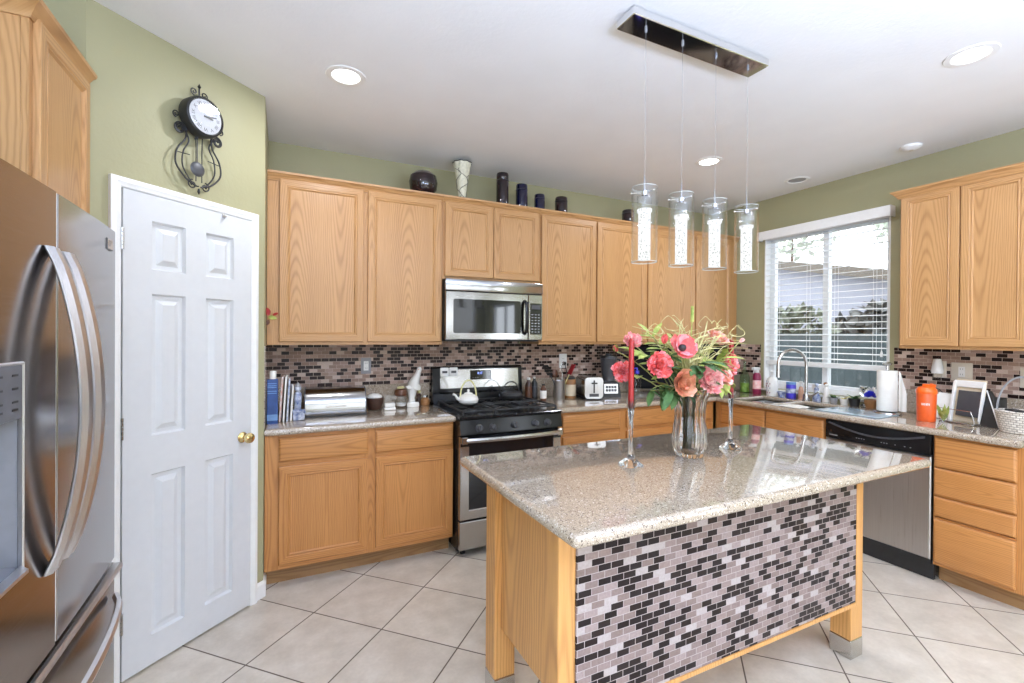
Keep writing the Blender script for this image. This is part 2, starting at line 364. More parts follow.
class MB:
    def __init__(s): s.b = bmesh.new()
    def _v(s, p, X): return s.b.verts.new(X @ Vector(p) if X is not None else p)
    def quadloops(s, loops, closed=True, cap0=False, cap1=False, mi=0, X=None, mis=None):
        L = [[s._v(p, X) for p in lp] for lp in loops]
        n = len(L[0])
        for a, b in zip(L, L[1:]):
            for i in range(n if closed else n-1):
                j = (i+1) % n
                try:
                    f = s.b.faces.new((a[i], a[j], b[j], b[i])); f.material_index = mis[i] if mis else mi
                except ValueError: pass
        if cap0: f = s.b.faces.new(L[0][::-1]); f.material_index = mi
        if cap1: f = s.b.faces.new(L[-1]); f.material_index = mi
        return s
    def box(s, a, c, bev=0, mi=0, X=None, seg=1):
        x0, y0, z0 = a; x1, y1, z1 = c
        x0, x1 = min(x0, x1), max(x0, x1); y0, y1 = min(y0, y1), max(y0, y1); z0, z1 = min(z0, z1), max(z0, z1)
        t = bmesh.new()
        v = [t.verts.new(p) for p in ((x0, y0, z0), (x1, y0, z0), (x1, y1, z0), (x0, y1, z0), (x0, y0, z1), (x1, y0, z1), (x1, y1, z1), (x0, y1, z1))]
        for q in ((3, 2, 1, 0), (4, 5, 6, 7), (0, 1, 5, 4), (1, 2, 6, 5), (2, 3, 7, 6), (3, 0, 4, 7)): t.faces.new([v[i] for i in q])
        if bev:
            bev = min(bev, .45*min(x1-x0, y1-y0, z1-z0))
            bmesh.ops.bevel(t, geom=t.edges[:], offset=bev, segments=seg, affect='EDGES', profile=.5)
        s.merge(t, mi, X); return s
    def merge(s, t, mi=0, X=None):
        mp = {}
        for v in t.verts: mp[v] = s._v(v.co, X)
        for f in t.faces:
            try:
                g = s.b.faces.new([mp[v] for v in f.verts]); g.material_index = mi
            except ValueError: pass
        t.free()
    def prism(s, poly, z0, z1, mi=0, X=None, bev=0, seg=2):
        t = bmesh.new(); a = [t.verts.new((p[0], p[1], z0)) for p in poly]; b = [t.verts.new((p[0], p[1], z1)) for p in poly]
        t.faces.new(a[::-1]); t.faces.new(b); n = len(poly)
        for i in range(n): t.faces.new((a[i], a[(i+1) % n], b[(i+1) % n], b[i]))
        bmesh.ops.recalc_face_normals(t, faces=t.faces[:])
        if bev:
            ed = [e for e in t.edges if abs(e.verts[0].co.z-e.verts[1].co.z) < 1e-6]
            bmesh.ops.bevel(t, geom=ed, offset=bev, segments=seg, affect='EDGES', profile=.5)
        s.merge(t, mi, X); return s
    def lathe(s, prof, c=(0, 0, 0), seg=24, mi=0, X=None, sx=1, sy=1, wob=None):
        loops = []
        for r, z in prof:
            lp = []
            for i in range(seg):
                a = 2*PI*i/seg; k = 1 if wob is None else wob(a, z)
                lp.append((c[0]+r*k*sx*math.cos(a), c[1]+r*k*sy*math.sin(a), c[2]+z))
            loops.append(lp)
        s.quadloops(loops, True, prof[0][0] > 1e-5, prof[-1][0] > 1e-5, mi, X); return s
    def tube(s, pts, r, seg=8, mi=0, X=None, cap=True, flat=None, closed=False):
        pts = [Vector(p) for p in pts]; n = len(pts); rr = r if isinstance(r, (list, tuple)) else [r]*n
        loops = []; up = None
        for i, p in enumerate(pts):
            if closed: d = pts[(i+1) % n]-pts[i-1]
            else: d = (pts[min(i+1, n-1)]-pts[max(i-1, 0)])
            d = d.normalized() if d.length > 1e-9 else Vector((0, 0, 1))
            if up is None:
                up = Vector((0, 0, 1)) if abs(d.z) < .9 else Vector((1, 0, 0))
            side = d.cross(up); side = side.normalized() if side.length > 1e-6 else d.orthogonal().normalized()
            up = side.cross(d).normalized()
            lp = []
            for k in range(seg):
                a = 2*PI*k/seg
                fa, fb = (1, 1) if flat is None else flat
                lp.append(p+side*(math.cos(a)*rr[i]*fa)+up*(math.sin(a)*rr[i]*fb))
            loops.append(lp)
        if closed: loops.append(loops[0]); cap = False
        s.quadloops(loops, True, cap, cap, mi, X); return s
    def ball(s, c, r, seg=16, rings=10, mi=0, X=None, sc=(1, 1, 1), wob=None):
        loops = []
        for j in range(1, rings):
            th = PI*j/rings; lp = []
            for i in range(seg):
                a = 2*PI*i/seg; q = Vector((math.sin(th)*math.cos(a), math.sin(th)*math.sin(a), -math.cos(th)))
                k = r*(1 if wob is None else wob(q)); lp.append((c[0]+q.x*k*sc[0], c[1]+q.y*k*sc[1], c[2]+q.z*k*sc[2]))
            loops.append(lp)
        s.quadloops(loops, True, True, True, mi, X); return s
    def sweep(s, prof, path, mi=0, X=None, side=1, cap=True):
        """profile (out, z) along an open plan path; out is to the right of travel times side"""
        P = [Vector((p[0], p[1])) for p in path]; n = len(P); loops = []
        for i in range(n):
            d0 = (P[i]-P[i-1]).normalized() if i > 0 else (P[1]-P[0]).normalized()
            d1 = (P[i+1]-P[i]).normalized() if i < n-1 else d0
            n0 = Vector((d0.y, -d0.x))*side; n1 = Vector((d1.y, -d1.x))*side
            m = (n0+n1).normalized(); k = 1/max(.2, m.dot(n0))
            loops.append([(P[i].x+m.x*k*o, P[i].y+m.y*k*o, z) for o, z in prof])
        s.quadloops(loops, True, cap, cap, mi, X); return s
    def cells(s, xs, ys, keep, z0, z1, bev=.0, seg=4, mi=0, X=None):
        t = bmesh.new(); G = {}
        def vv(i, j, z):
            if (i, j, z) not in G: G[(i, j, z)] = t.verts.new((xs[i], ys[j], z))
            return G[(i, j, z)]
        nx, ny = len(xs)-1, len(ys)-1
        K = lambda i, j: 0 <= i < nx and 0 <= j < ny and keep(i, j)
        for i in range(nx):
            for j in range(ny):
                if not K(i, j): continue
                t.faces.new((vv(i, j, z1), vv(i+1, j, z1), vv(i+1, j+1, z1), vv(i, j+1, z1)))
                t.faces.new((vv(i, j, z0), vv(i, j+1, z0), vv(i+1, j+1, z0), vv(i+1, j, z0)))
                for di, dj, p, q in ((-1, 0, (0, 1), (0, 0)), (1, 0, (1, 0), (1, 1)), (0, -1, (0, 0), (1, 0)), (0, 1, (1, 1), (0, 1))):
                    if not K(i+di, j+dj):
                        a, b = (i+p[0], j+p[1]), (i+q[0], j+q[1])
                        t.faces.new((vv(*a, z0), vv(*b, z0), vv(*b, z1), vv(*a, z1)))
        bmesh.ops.recalc_face_normals(t, faces=t.faces[:])
        if bev:
            ed = [e for e in t.edges if len(e.link_faces) == 2 and abs(e.verts[0].co.z-e.verts[1].co.z) < 1e-6 and abs(e.link_faces[0].normal.dot(e.link_faces[1].normal)) < .5]
            bmesh.ops.bevel(t, geom=ed, offset=bev, segments=seg, affect='EDGES', profile=.5)
        s.merge(t, mi, X); return s
    def build(s, name, mat, parent=None, world=True, smooth=35, label=None):
        if parent is not None and world: s.b.transform(chain(parent).inverted())
        bmesh.ops.remove_doubles(s.b, verts=s.b.verts[:], dist=1e-6)
        bmesh.ops.recalc_face_normals(s.b, faces=s.b.faces[:])
        me = bpy.data.meshes.new(name); s.b.to_mesh(me); s.b.free()
        for m in (mat if isinstance(mat, (list, tuple)) else [mat]): me.materials.append(m)
        if smooth:
            me.shade_smooth(); me.set_sharp_from_angle(angle=math.radians(smooth))
        o = bpy.data.objects.new(name, me); C.objects.link(o)
        if parent is not None: o.parent = parent
        if label: o['label'] = label
        return o
def text(body, size, X, mat, name, parent, depth=.0006, world=True):
    cu = bpy.data.curves.new(name, 'FONT'); cu.body = body; cu.size = size; cu.extrude = depth; cu.align_x = 'CENTER'; cu.align_y = 'CENTER'
    o = bpy.data.objects.new(name, cu); C.objects.link(o)
    dg = bpy.context.evaluated_depsgraph_get(); me = bpy.data.meshes.new_from_object(o.evaluated_get(dg))
    bpy.data.objects.remove(o); bpy.data.curves.remove(cu)
    me.transform(X)
    if parent is not None and world: me.transform(chain(parent).inverted())
    me.materials.clear(); me.materials.append(mat)
    o = bpy.data.objects.new(name, me); C.objects.link(o); o.parent = parent; return o
FRONT = Matrix(((1, 0, 0, 0), (0, 0, -1, 0), (0, 1, 0, 0), (0, 0, 0, 1)))   # local xy plane stood up to face -y
def RX(a): return Matrix.Rotation(a, 4, 'X')
def RY(a): return Matrix.Rotation(a, 4, 'Y')
def RZ(a): return Matrix.Rotation(a, 4, 'Z')
def TR(*p): return Matrix.Translation(p)
def struct(name, mb, mat, label=None, parent=None, smooth=0):
    o = mb.build(name, mat, parent, smooth=smooth)
    return tag(o, label, None, None, 'structure')
def arc(c, r, a0, a1, n, plane='xz', y=0):
    out = []
    for i in range(n+1):
        a = a0+(a1-a0)*i/n; p = (c[0]+r*math.cos(a), c[1]+r*math.sin(a))
        out.append((p[0], y, p[1]) if plane == 'xz' else (p[0], p[1], y))
    return out

# ------------------------------------------------------------------ room shell
XR, YB, ZC = 4.0745, 3.544, 2.738
XL, YF = -1.28, -3.4
PC = (-.096, 2.900); PE = (-.688, 2.345)
WY0, WY1, WZ0, WZ1 = 1.905, 2.925, .965, 2.40
struct('floor', MB().box((XL-.1, YF-.1, -.08), (XR+.15, YB+.1, 0)), M['tile'], 'beige square floor tiles laid on the diagonal')
struct('ceiling', MB().box((XL-.1, YF-.1, ZC), (XR+.15, YB+.1, ZC+.08)), M['ceil'], 'plain white ceiling')
struct('wall_back', MB().box((XL-.1, YB, 0), (XR+.15, YB+.1, ZC)), M['green'], 'green wall behind the long cabinet run')
b = MB()
b.box((XR, YF, 0), (XR+.16, -3.15, ZC)).box((XR, -1.95, 0), (XR+.16, WY0, ZC)).box((XR, -3.15, 0), (XR+.16, -1.95, .85)).box((XR, -3.15, 2.1), (XR+.16, -1.95, ZC)).box((XR, WY1, 0), (XR+.16, YB, ZC)).box((XR, WY0, 0), (XR+.16, WY1, WZ0)).box((XR, WY0, WZ1), (XR+.16, WY1, ZC))
struct('wall_right', b, M['green'], 'green wall around the sink window')
b = MB(); b.box((XL-.1, YF, 0), (XL, -2.15, ZC)).box((XL-.1, -.55, 0), (XL, PE[1], ZC)).box((XL-.1, -2.15, 0), (XL, -.55, .65)).box((XL-.1, -2.15, 2.25), (XL, -.55, ZC))
struct('wall_left', b, M['green'], 'green wall behind the refrigerator')
b = MB(); b.prism([PE, PC, (PC[0], YB), (XL, YB), (XL, PE[1])], 0, ZC)
struct('wall_pantry', b, M['green'], 'green angled corner wall holding the white door')
RXA, RXB = -.35, 3.85
b = MB(); b.box((XL, YF-.1, 0), (RXA, YF, ZC)).box((RXB, YF-.1, 0), (XR, YF, ZC)).box((RXA, YF-.1, 2.4), (RXB, YF, ZC)).box((RXA, YF-.1, 0), (RXB, YF, .2))
struct('wall_front', b, M['green'], 'green wall behind the viewer')
w2 = T('window_2', 'white framed glazed doors behind the viewer', None, (1.75, YF-.05, .2), kind='structure')
b = MB()
for x in (RXA, 1.02, 2.42, RXB-.06): b.box((x, YF-.08, .2), (x+.06, YF-.02, 2.4), .004)
b.box((RXA, YF-.08, .2), (RXB, YF-.02, .27), .004).box((RXA, YF-.08, 2.33), (RXB, YF-.02, 2.4), .004)
b.build('window_frame', M['vinyl'], w2)
w3 = T('window_3', 'white framed side window behind the viewer', None, (XR+.1, -2.55, .85), kind='structure')
b = MB()
for y in (-3.149, -2.58, -2.0): b.box((XR+.08, y, .851), (XR+.13, y+.05, 2.099), .004)
for z in (.851, 2.05): b.box((XR+.08, -3.149, z), (XR+.13, -1.951, z+.048), .004)
b.build('window_frame', M['vinyl'], w3)
w4 = T('added_opening', 'added white framed opening in the left wall for fill light', None, (XL-.05, -1.35, .65), kind='structure')  # opening added to carry the left fill light
b = MB()
for y in (-2.149, -1.375, -.601): b.box((XL-.09, y, .651), (XL-.04, y+.05, 2.249), .004)
for z in (.651, 2.2): b.box((XL-.09, -2.149, z), (XL-.04, -.551, z+.048), .004)
b.build('window_frame', M['vinyl'], w4)
# baseboard at the pantry corner
b = MB(); b.sweep([(0, .002), (.013, .002), (.013, .075), (.006, .088), (0, .09)], [(PC[0]-.055*.731, PC[1]-.055*.682), PC, (PC[0], PC[1]+.10)], side=1)
struct('baseboard_left', b, M['trim'], 'short white baseboard at the pantry corner')

# ------------------------------------------------------------------ pantry door (local frame: x along the wall towards the corner, -y out)
AZ = math.atan2(.682, .731)
dr = T('door_1', 'white six panel pantry door with brass knob', None, (PE[0], PE[1], 0), AZ, kind='structure')
def panel_rings(b, x0, z0, x1, z1, y, prof, mi=0, X=None, cap=True, mis=None):
    loops = []
    for ins, dy in prof:
        loops.append([(x0+ins, y+dy, z0+ins), (x1-ins, y+dy, z0+ins), (x1-ins, y+dy, z1-ins), (x0+ins, y+dy, z1-ins)])
    b.quadloops(loops, True, False, cap, mi, X, mis)
def slab_with_panels(b, x0, z0, x1, z1, yf, yb, panels, prof):
    xs = sorted({x0, x1} | {p[0] for p in panels} | {p[2] for p in panels}); zs = sorted({z0, z1} | {p[1] for p in panels} | {p[3] for p in panels})
    for i in range(len(xs)-1):
        for j in range(len(zs)-1):
            cx, cz = (xs[i]+xs[i+1])/2, (zs[j]+zs[j+1])/2
            if any(p[0] < cx < p[2] and p[1] < cz < p[3] for p in panels): continue
            b.quadloops([[(xs[i], yf, zs[j]), (xs[i+1], yf, zs[j])], [(xs[i], yf, zs[j+1]), (xs[i+1], yf, zs[j+1])]], False)
    b.quadloops([[(x0, yf, z0), (x1, yf, z0), (x1, yf, z1), (x0, yf, z1)], [(x0, yb, z0), (x1, yb, z0), (x1, yb, z1), (x0, yb, z1)]], True, False, True)
    for p in panels: panel_rings(b, *p, yf, prof)
b = MB()
pn = []
for xa, xb in ((.228, .372), (.468, .612)):
    pn += [(xa, 1.715, xb, 1.925), (xa, 1.0, xb, 1.612), (xa, .138, xb, .835)]
slab_with_panels(b, .118, .012, .714, 2.035, -.017, -.0005, pn, [(0, 0), (.008, .014), (.015, .0155), (.024, .0155), (.046, .003)])
b.build('door_panel', M['door'], dr, world=False, smooth=20)
b = MB(); pf = [(0, -.0005), (0, -.018), (.018, -.022), (.026, -.018), (.036, -.016), (.040, -.012), (.040, -.0005)]
def casing(side):
    loops = []
    pts = {'L': [((.114, .0), (-1, 0)), ((.114, 2.039), (-1, 1))], 'R': [((.718, 2.039), (1, 1)), ((.718, 0), (1, 0))], 'T': [((.114, 2.039), (-1, 1)), ((.718, 2.039), (1, 1))]}[side]
    for (x, z), (dx, dz) in pts: loops.append([(x+dx*o, d, z+dz*o) for o, d in [(.040-q[0], q[1]) for q in pf]])
    b.quadloops(loops, True, True, True)
for s_ in 'LTR': casing(s_)
b.build('door_casing', M['trim'], dr, world=False, smooth=25)
b = MB(); b.lathe([(.001, 0), (.027, 0), (.027, .004), (.016, .008), (.010, .012), (.010, .028), (.014, .032), (.024, .040), (.027, .050), (.024, .060), (.012, .066), (.0, .067)], seg=24, X=TR(.665, -.017, .907) @ RX(PI/2))
b.build('door_knob', M['brass'], dr, world=False)
b = MB(); b.box((.548, -.024, 2.015), (.560, -.0175, 2.036), .001); b.tube([(.554, -.018, 2.022), (.554, -.026, 2.012), (.554, -.032, 2.014), (.554, -.034, 2.020)], .003, 8); b.ball((.554, -.034, 2.021), .005, 8, 6)
b.build('door_hook', M['nickel'], dr, world=False)
for z in (1.83, 1.05, .25):
    b = MB()
    for k in range(5): b.lathe([(.0065, 0), (.0065, .016)], (.116, -.016, z-.045+k*.018), 10)
    b.build('hinge', M['nickel'], dr, world=False)

# ------------------------------------------------------------------ window over the sink
w1 = T('window_1', 'white framed sliding window above the sink', None, (XR+.08, 2.415, WZ0), kind='structure')
b = MB(); x0, x1 = XR+.07, XR+.12
b.box((x0, WY0+.001, WZ0+.001), (x1, WY0+.055, WZ1-.001), .003).box((x0, WY1-.055, WZ0+.001), (x1, WY1-.001, WZ1-.001), .003)
b.box((x0, WY0+.001, WZ0+.001), (x1, WY1-.001, WZ0+.05), .003).box((x0, WY0+.001, WZ1-.05), (x1, WY1-.001, WZ1-.001), .003)
b.build('window_frame', M['vinyl'], w1)
b = MB(); b.box((x0-.005, 2.385, WZ0+.05), (x1-.004, 2.432, WZ1-.05), .003); b.box((x0+.008, WY0+.055, WZ0+.05), (x1-.01, 2.385, WZ0+.075), .002); b.box((x0+.008, 2.432, WZ0+.05), (x1-.01, WY1-.055, WZ0+.075), .002)
b.build('mullion', M['vinyl'], w1)
for ya, yb in ((WY0+.05, 2.388), (2.428, WY1-.05)):
    MB().box((x0+.022, ya, WZ0+.045), (x0+.026, yb, WZ1-.045)).build('pane', M['pane'], w1)
b = MB(); b.box((XR-.02, WY0-.02, WZ0-.02), (XR+.07, WY1+.02, WZ0-.0005), .004)
b2 = MB()
b2.box((XR-.001, WY0+.0005, WZ0), (XR+.07, WY0+.012, WZ1-.0005), .001).box((XR-.001, WY1-.012, WZ0), (XR+.07, WY1-.0005, WZ1-.0005), .001)
b.build('window_sill', M['trim'], w1); b2.build('jamb', M['trim'], w1)

bl = T('window_blind', 'white horizontal slat blind hanging in the sink window', 'window blind', (XR+.03, 2.415, 2.40))
b = MB(); b.box((XR-.075, WY0-.030, 2.345), (XR-.062, WY1+.030, 2.425), .003); b.box((XR-.0625, WY0-.030, 2.345), (XR-.0015, WY0-.019, 2.425), .002); b.box((XR-.0625, WY1+.019, 2.345), (XR-.0015, WY1+.030, 2.425), .002); b.box((XR-.0625, WY0-.02, 2.413), (XR-.0015, WY1+.02, 2.424), .002)
b.build('valance', M['trim'], bl)
b = MB(); b.box((XR+.005, WY0+.016, 2.35), (XR+.055, WY1-.016, 2.395), .002); b.build('headrail', M['slat'], bl)
b = MB(); nsl = 22
for k in range(nsl):
    z = 1.262+k*(2.325-1.262)/(nsl-1)
    X = TR(XR+.030, 2.415, z) @ RY(math.radians(-5))
    lo = []
    for q in range(5):
        u = -1+q*.5; lo.append([(u*.025, -.497, .0035*(1-u*u)), (u*.025, .497, .0035*(1-u*u)), (u*.025, .497, .0035*(1-u*u)+.0026), (u*.025, -.497, .0035*(1-u*u)+.0026)])
    b.quadloops(lo, True, True, True, 0, X)
b.build('slats', M['slat'], bl)
b = MB(); b.box((XR+.006, WY0+.018, 1.190), (XR+.054, WY1-.018, 1.232), .004); b.build('bottom_rail', M['slat'], bl)
b = MB()
for y in (2.02, 2.30, 2.53, 2.81):
    for dx in (.006, .054): b.box((XR+dx-.0006, y-.0012, 1.21), (XR+dx+.0006, y+.0012, 2.36))
b.build('ladder_cords', M['slat'], bl)
b = MB(); b.tube([(XR-.004, 1.955, 2.345), (XR-.006, 1.955, 1.34)], .0018, 6); b.lathe([(.004, 0), (.010, .004), (.008, .03), (.003, .05)], (XR-.006, 1.955, 1.30), 10)
b.build('pull_cord', M['slat'], bl)

# ------------------------------------------------------------------ outside the window
struct('ground', MB().box((XR+.3, -6, -.35), (30, 20, -.30)), M['lawn'], 'side yard ground beyond the window')
nh = T('neighbor_house', 'pale stucco house with sloping grey roof edge beyond the window', 'house', (9.2, 8, -.3))
XW = Matrix(((0, 0, 1, 0), (1, 0, 0, 0), (0, 1, 0, 0), (0, 0, 0, 1)))
rz_ = lambda y: 2.42+.215*(y-4.3)
b = MB(); b.prism([(2.6, -.3), (13.5, -.3), (13.5, rz_(4.5)), (9.0, rz_(9.0)), (2.6, rz_(2.6))], 9.2, 15, X=XW); b.build('wall', M['stucco'], nh, smooth=0)
b = MB(); b.prism([(2.2, rz_(2.2)), (9.0, rz_(9.0)), (13.9, rz_(4.1)), (13.9, rz_(4.1)+.17), (9.0, rz_(9.0)+.17), (2.2, rz_(2.2)+.17)], 8.9, 15.2, X=XW); b.build('roof', M['roof'], nh, smooth=0)
b = MB(); b.box((9.14, 7.1, .6), (9.21, 8.0, 1.9), .01).box((9.12, 7.05, .55), (9.2, 8.05, .6)); b.build('window', M['fence'], nh)
fn = T('fence', 'dark slate board fence outside the lower window', 'fence', (6.6, 4, -.3))
b = MB(); y = -.5
while y < 10.5:
    b.box((6.6, y, -.3), (6.62, y+.145, 1.50), .002); y += .146
b.build('boards', M['fence'], fn)
b = MB(); b.box((6.62, -.5, .0), (6.66, 10.5, .09), .003).box((6.62, -.5, 1.2), (6.66, 10.5, 1.29), .003); b.build('rail', M['fence'], fn)
def leafy(name, label, c, rad, n, sz, mat, cat='shrub'):
    r_ = random.Random(hash(label) & 0 or len(label)*31+n); t = T(name, label, cat, (c[0], c[1], -.3))
    b = MB()
    for _ in range(n):
        a = r_.uniform(0, 2*PI); ph = math.acos(r_.uniform(-1, 1)); k = r_.uniform(.72, 1.0)
        p = Vector((c[0]+rad[0]*k*math.sin(ph)*math.cos(a), c[1]+rad[1]*k*math.sin(ph)*math.sin(a), c[2]+rad[2]*k*math.cos(ph)))
        X = TR(*p) @ RZ(r_.uniform(0, 6.3)) @ RX(r_.uniform(-1.2, 1.2)) @ RY(r_.uniform(-1, 1)); s_ = sz*r_.uniform(.6, 1.3)
        b.quadloops([[(-s_*.5, 0, 0), (0, -s_, .0)], [(0, s_, .0), (s_*.5, 0, .02)]], False, X=X)
    b.build('foliage', mat, t, smooth=0)
    b = MB(); b.tube([(c[0], c[1], -.3), (c[0]+.05, c[1], c[2])], [.07, .03], 8); b.build('trunk', M['wood2'], t)
    return t
leafy('shrub', 'grey green shrub rising above the fence in the left pane', (7.2, 4.75, 1.35), (.4, .75, .62), 800, .09, M['hedge'])
leafy('shrub', 'tall dim shrub above the fence filling the right pane', (8.35, 3.5, 1.01), (.5, 1.48, 1.08), 2600, .15, M['hedge2'])
leafy('tree', 'pale green tree crown above the roof outside', (16.5, 6.1, 5.2), (1.6, 2.1, 1.8), 700, .17, M['palehedge'], 'tree')
leafy('tree', 'pale tree crown at the top right of the window view', (16.5, 10.8, 6.2), (1.6, 2.0, 2.0), 600, .17, M['palehedge'], 'tree')

# ------------------------------------------------------------------ cabinet builder (local: x along the run, wall at y=0, front towards -y)
DP = [(0, .020), (0, .004), (.0035, .0004), (.040, 0), (.044, .0035), (.049, .0035), (.053, .001), (.056, .004), (.060, .0085)]
def cab_door(root, x0, z0, x1, z1, yf, name='door', wood=('oak', 'oakh')):
    b = MB(); X = None
    loops = [[(x0, yf+.0195, z0), (x1, yf+.0195, z0), (x1, yf+.0195, z1), (x0, yf+.0195, z1)]]
    b.quadloops(loops+[loops[0]], True, True, False)
    panel_rings(b, x0, z0, x1, z1, yf, DP[1:], 0, None, True, [1, 0, 1, 0])
    b.quadloops([[(x0, yf+.0195, z0), (x1, yf+.0195, z0), (x1, yf+.0195, z1), (x0, yf+.0195, z1)], [(x0, yf+.004, z0), (x1, yf+.004, z0), (x1, yf+.004, z1), (x0, yf+.004, z1)]], True, False, False, 0, None, [1, 0, 1, 0])
    return b.build(name, [M[wood[0]], M[wood[1]]], root, world=False, smooth=22)
def drawer_front(root, x0, z0, x1, z1, yf):
    b = MB()
    lo = [[(x0+i, yf+d, z0+i), (x1-i, yf+d, z0+i), (x1-i, yf+d, z1-i), (x0+i, yf+d, z1-i)] for i, d in ((0, .0195), (0, .008), (.003, .005), (.010, .001), (.014, 0))]
    b.quadloops(lo, True, True, True)
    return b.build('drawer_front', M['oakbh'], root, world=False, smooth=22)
def face_frame(root, stiles, rails, yf, z0, z1, wood=('oak', 'oakh')):
    b = MB()
    for a, c in stiles: b.box((a, yf, z0), (c, yf+.018, z1), .0008)
    s = sorted(stiles)
    for (a0, a1), (b0, b1) in zip(s, s[1:]):
        for ra, rc in rails: b.box((a1+.0002, yf+.0003, ra), (b0-.0002, yf+.018, rc), mi=1)
    return b.build('face_frame', [M[wood[0]], M[wood[1]]], root, world=False, smooth=22)
CROWN = [(0, 2.385), (.006, 2.385), (.010, 2.396), (.026, 2.418), (.036, 2.424), (.038, 2.436), (0, 2.436)]
UD = .339-.018        # wall to face frame front
UZ0, UZ1 = 1.375, 2.412
def upper(name, label, x0, x1, doors, loc, rz, z0=UZ0, depth=UD, stile=None, crown=None, mids=(), group=None):
    r = T('wall_cabinet', label, 'cabinet', loc, rz, group)
    b = MB(); b.box((x0, -depth+.0185, z0+.003), (x1, -.001, UZ1), .001); b.build('body', M['oak'], r, world=False)
    st = stile or [(x0, x0+.05), (x1-.04, x1)]
    face_frame(r, st, [(z0, z0+.035), (UZ1-.04, UZ1)], -depth, z0, UZ1)
    for a, c in doors: cab_door(r, a, z0+.021, c, 2.398, -depth-.0200)
    if crown:
        b = MB(); b.sweep(CROWN, crown, side=1); b.build('crown', M['oakh'], r, world=False, smooth=30)
    return r
# back run, root on the wall at each unit's left end
def bk(x): return (x, YB, 0)
yc = -UD-.0003
def run_upper(label, xa, xb, doors, z0=UZ0, stiles=()):
    st = [(0, max(.004, doors[0][0]-xa+.012)), (min(xb-xa-.004, doors[-1][1]-xa-.012), xb-xa)]+[(a-xa, c-xa) for a, c in stiles]
    return upper('', label, 0, xb-xa, [(a-xa, c-xa) for a, c in doors], bk(xa), 0, z0, stile=st, crown=[(0, yc), (xb-xa, yc)])
run_upper('oak wall cabinet with two tall doors left of the microwave', -.093, 1.0155, [(-.026, .473), (.499, 1.003)], stiles=[(.461, .511)])
run_upper('short oak wall cabinet with two small doors above the microwave', 1.0165, 1.8055, [(1.030, 1.405), (1.409, 1.797)], 1.845, [(1.393, 1.421)])
run_upper('oak wall cabinet with two tall doors right of the microwave', 1.8065, 2.8985, [(1.820, 2.343), (2.356, 2.889)], stiles=[(2.331, 2.368)])
run_upper('oak wall cabinet ending the back run beside the window wall', 2.8995, 4.072, [(2.910, 3.480), (3.497, 3.976)], stiles=[(3.468, 3.509)])
# right wall run: local x runs towards the camera
ry = 1.7085
upper('', 'oak wall cabinet on the right wall beside the window', 0, .96, [(.010, .316), (.322, .628), (.640, .95)], (XR, ry, 0), -PI/2, stile=[(0, .022), (.304, .334), (.616, .652), (.938, .96)], crown=[(.0, -.001), (0, yc), (.96, yc)], depth=XR-3.7725)
# cabinet beside the refrigerator
upper('', 'oak wall cabinet above and behind the refrigerator', 0, .44, [(.022, .43)], (XL, 1.90, 0), PI/2, depth=XL*-1-.69, stile=[(0, .034), (.418, .44)], crown=[(0, -.001), (0, -(XL*-1-.69)-.0003), (.438, -(XL*-1-.69)-.0003)])

# ------------------------------------------------------------------ base cabinets
BT = .8735
def base(name, label, w, loc, rz, depth, stiles, rails, doors=(), drawers=(), body_top=BT, toe=.075, cat='cabinet'):
    r = T('base_cabinet', label, cat, loc, rz)
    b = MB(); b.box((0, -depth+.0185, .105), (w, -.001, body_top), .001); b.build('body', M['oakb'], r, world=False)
    b = MB(); b.box((0.001, -depth+toe, .0), (w-.001, -depth+toe+.016, .1045)); b.build('toe_kick', M['oakd'], r, world=False)
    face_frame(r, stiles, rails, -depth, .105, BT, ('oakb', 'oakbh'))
    for d in drawers: drawer_front(r, *d, -depth-.0198)
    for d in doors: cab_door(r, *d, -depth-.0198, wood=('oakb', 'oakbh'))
    return r
bd = YB-2.9535
xa = -.093
base('', 'oak base cabinet left of the stove, two drawers above two doors', 1.1055, (xa, YB, 0), 0, bd,
     [(0, .075), (.540, .610), (1.090, 1.1055)], [(.105, .15), (.68, .725), (.838, BT)],
     doors=[(-.022-xa, .136, .466-xa, .690), (.511-xa, .136, 1.008-xa, .690)], drawers=[(-.022-xa, .718, .466-xa, .852), (.511-xa, .718, 1.008-xa, .852)])
xa = 1.7905
base('', 'oak base cabinet between the stove and the sink corner', 3.44-xa, (xa, YB, 0), 0, bd,
     [(0, .08), (2.38-xa, 2.47-xa), (3.02-xa, 3.07-xa), (1.60, 3.44-xa)], [(.105, .15), (.68, .725), (.838, BT)],
     doors=[(1.86-xa, .136, 2.39-xa, .690), (2.457-xa, .136, 3.03-xa, .690), (3.06-xa, .136, 3.40-xa, .690)],
     drawers=[(1.86-xa, .718, 2.39-xa, .852), (2.457-xa, .718, 3.03-xa, .852), (3.06-xa, .718, 3.40-xa, .852)])
rd = XR-3.4695
y0 = 2.9505
base('', 'oak sink base cabinet under the window', y0-2.004, (XR, y0, 0), -PI/2, rd,
     [(0, .07), (.470, .495), (.925, y0-2.004)], [(.105, .15), (.68, .705), (.845, BT)],
     doors=[(y0-2.885, .136, y0-2.471, .685), (y0-2.462, .136, y0-2.016, .685)], drawers=[(y0-2.885, .70, y0-2.471, .852), (y0-2.462, .70, y0-2.016, .852)], body_top=.66)
y0 = 1.391
base('', 'oak base cabinet with four drawers right of the dishwasher', .381, (XR, y0, 0), -PI/2, rd,
     [(0, .012), (.345, .381)], [(.105, .12), (.375, .39), (.51, .52), (.682, .69), (.858, BT)],
     drawers=[(.006, .690, .352, .860), (.006, .522, .352, .680), (.006, .398, .352, .510), (.006, .125, .352, .378)])

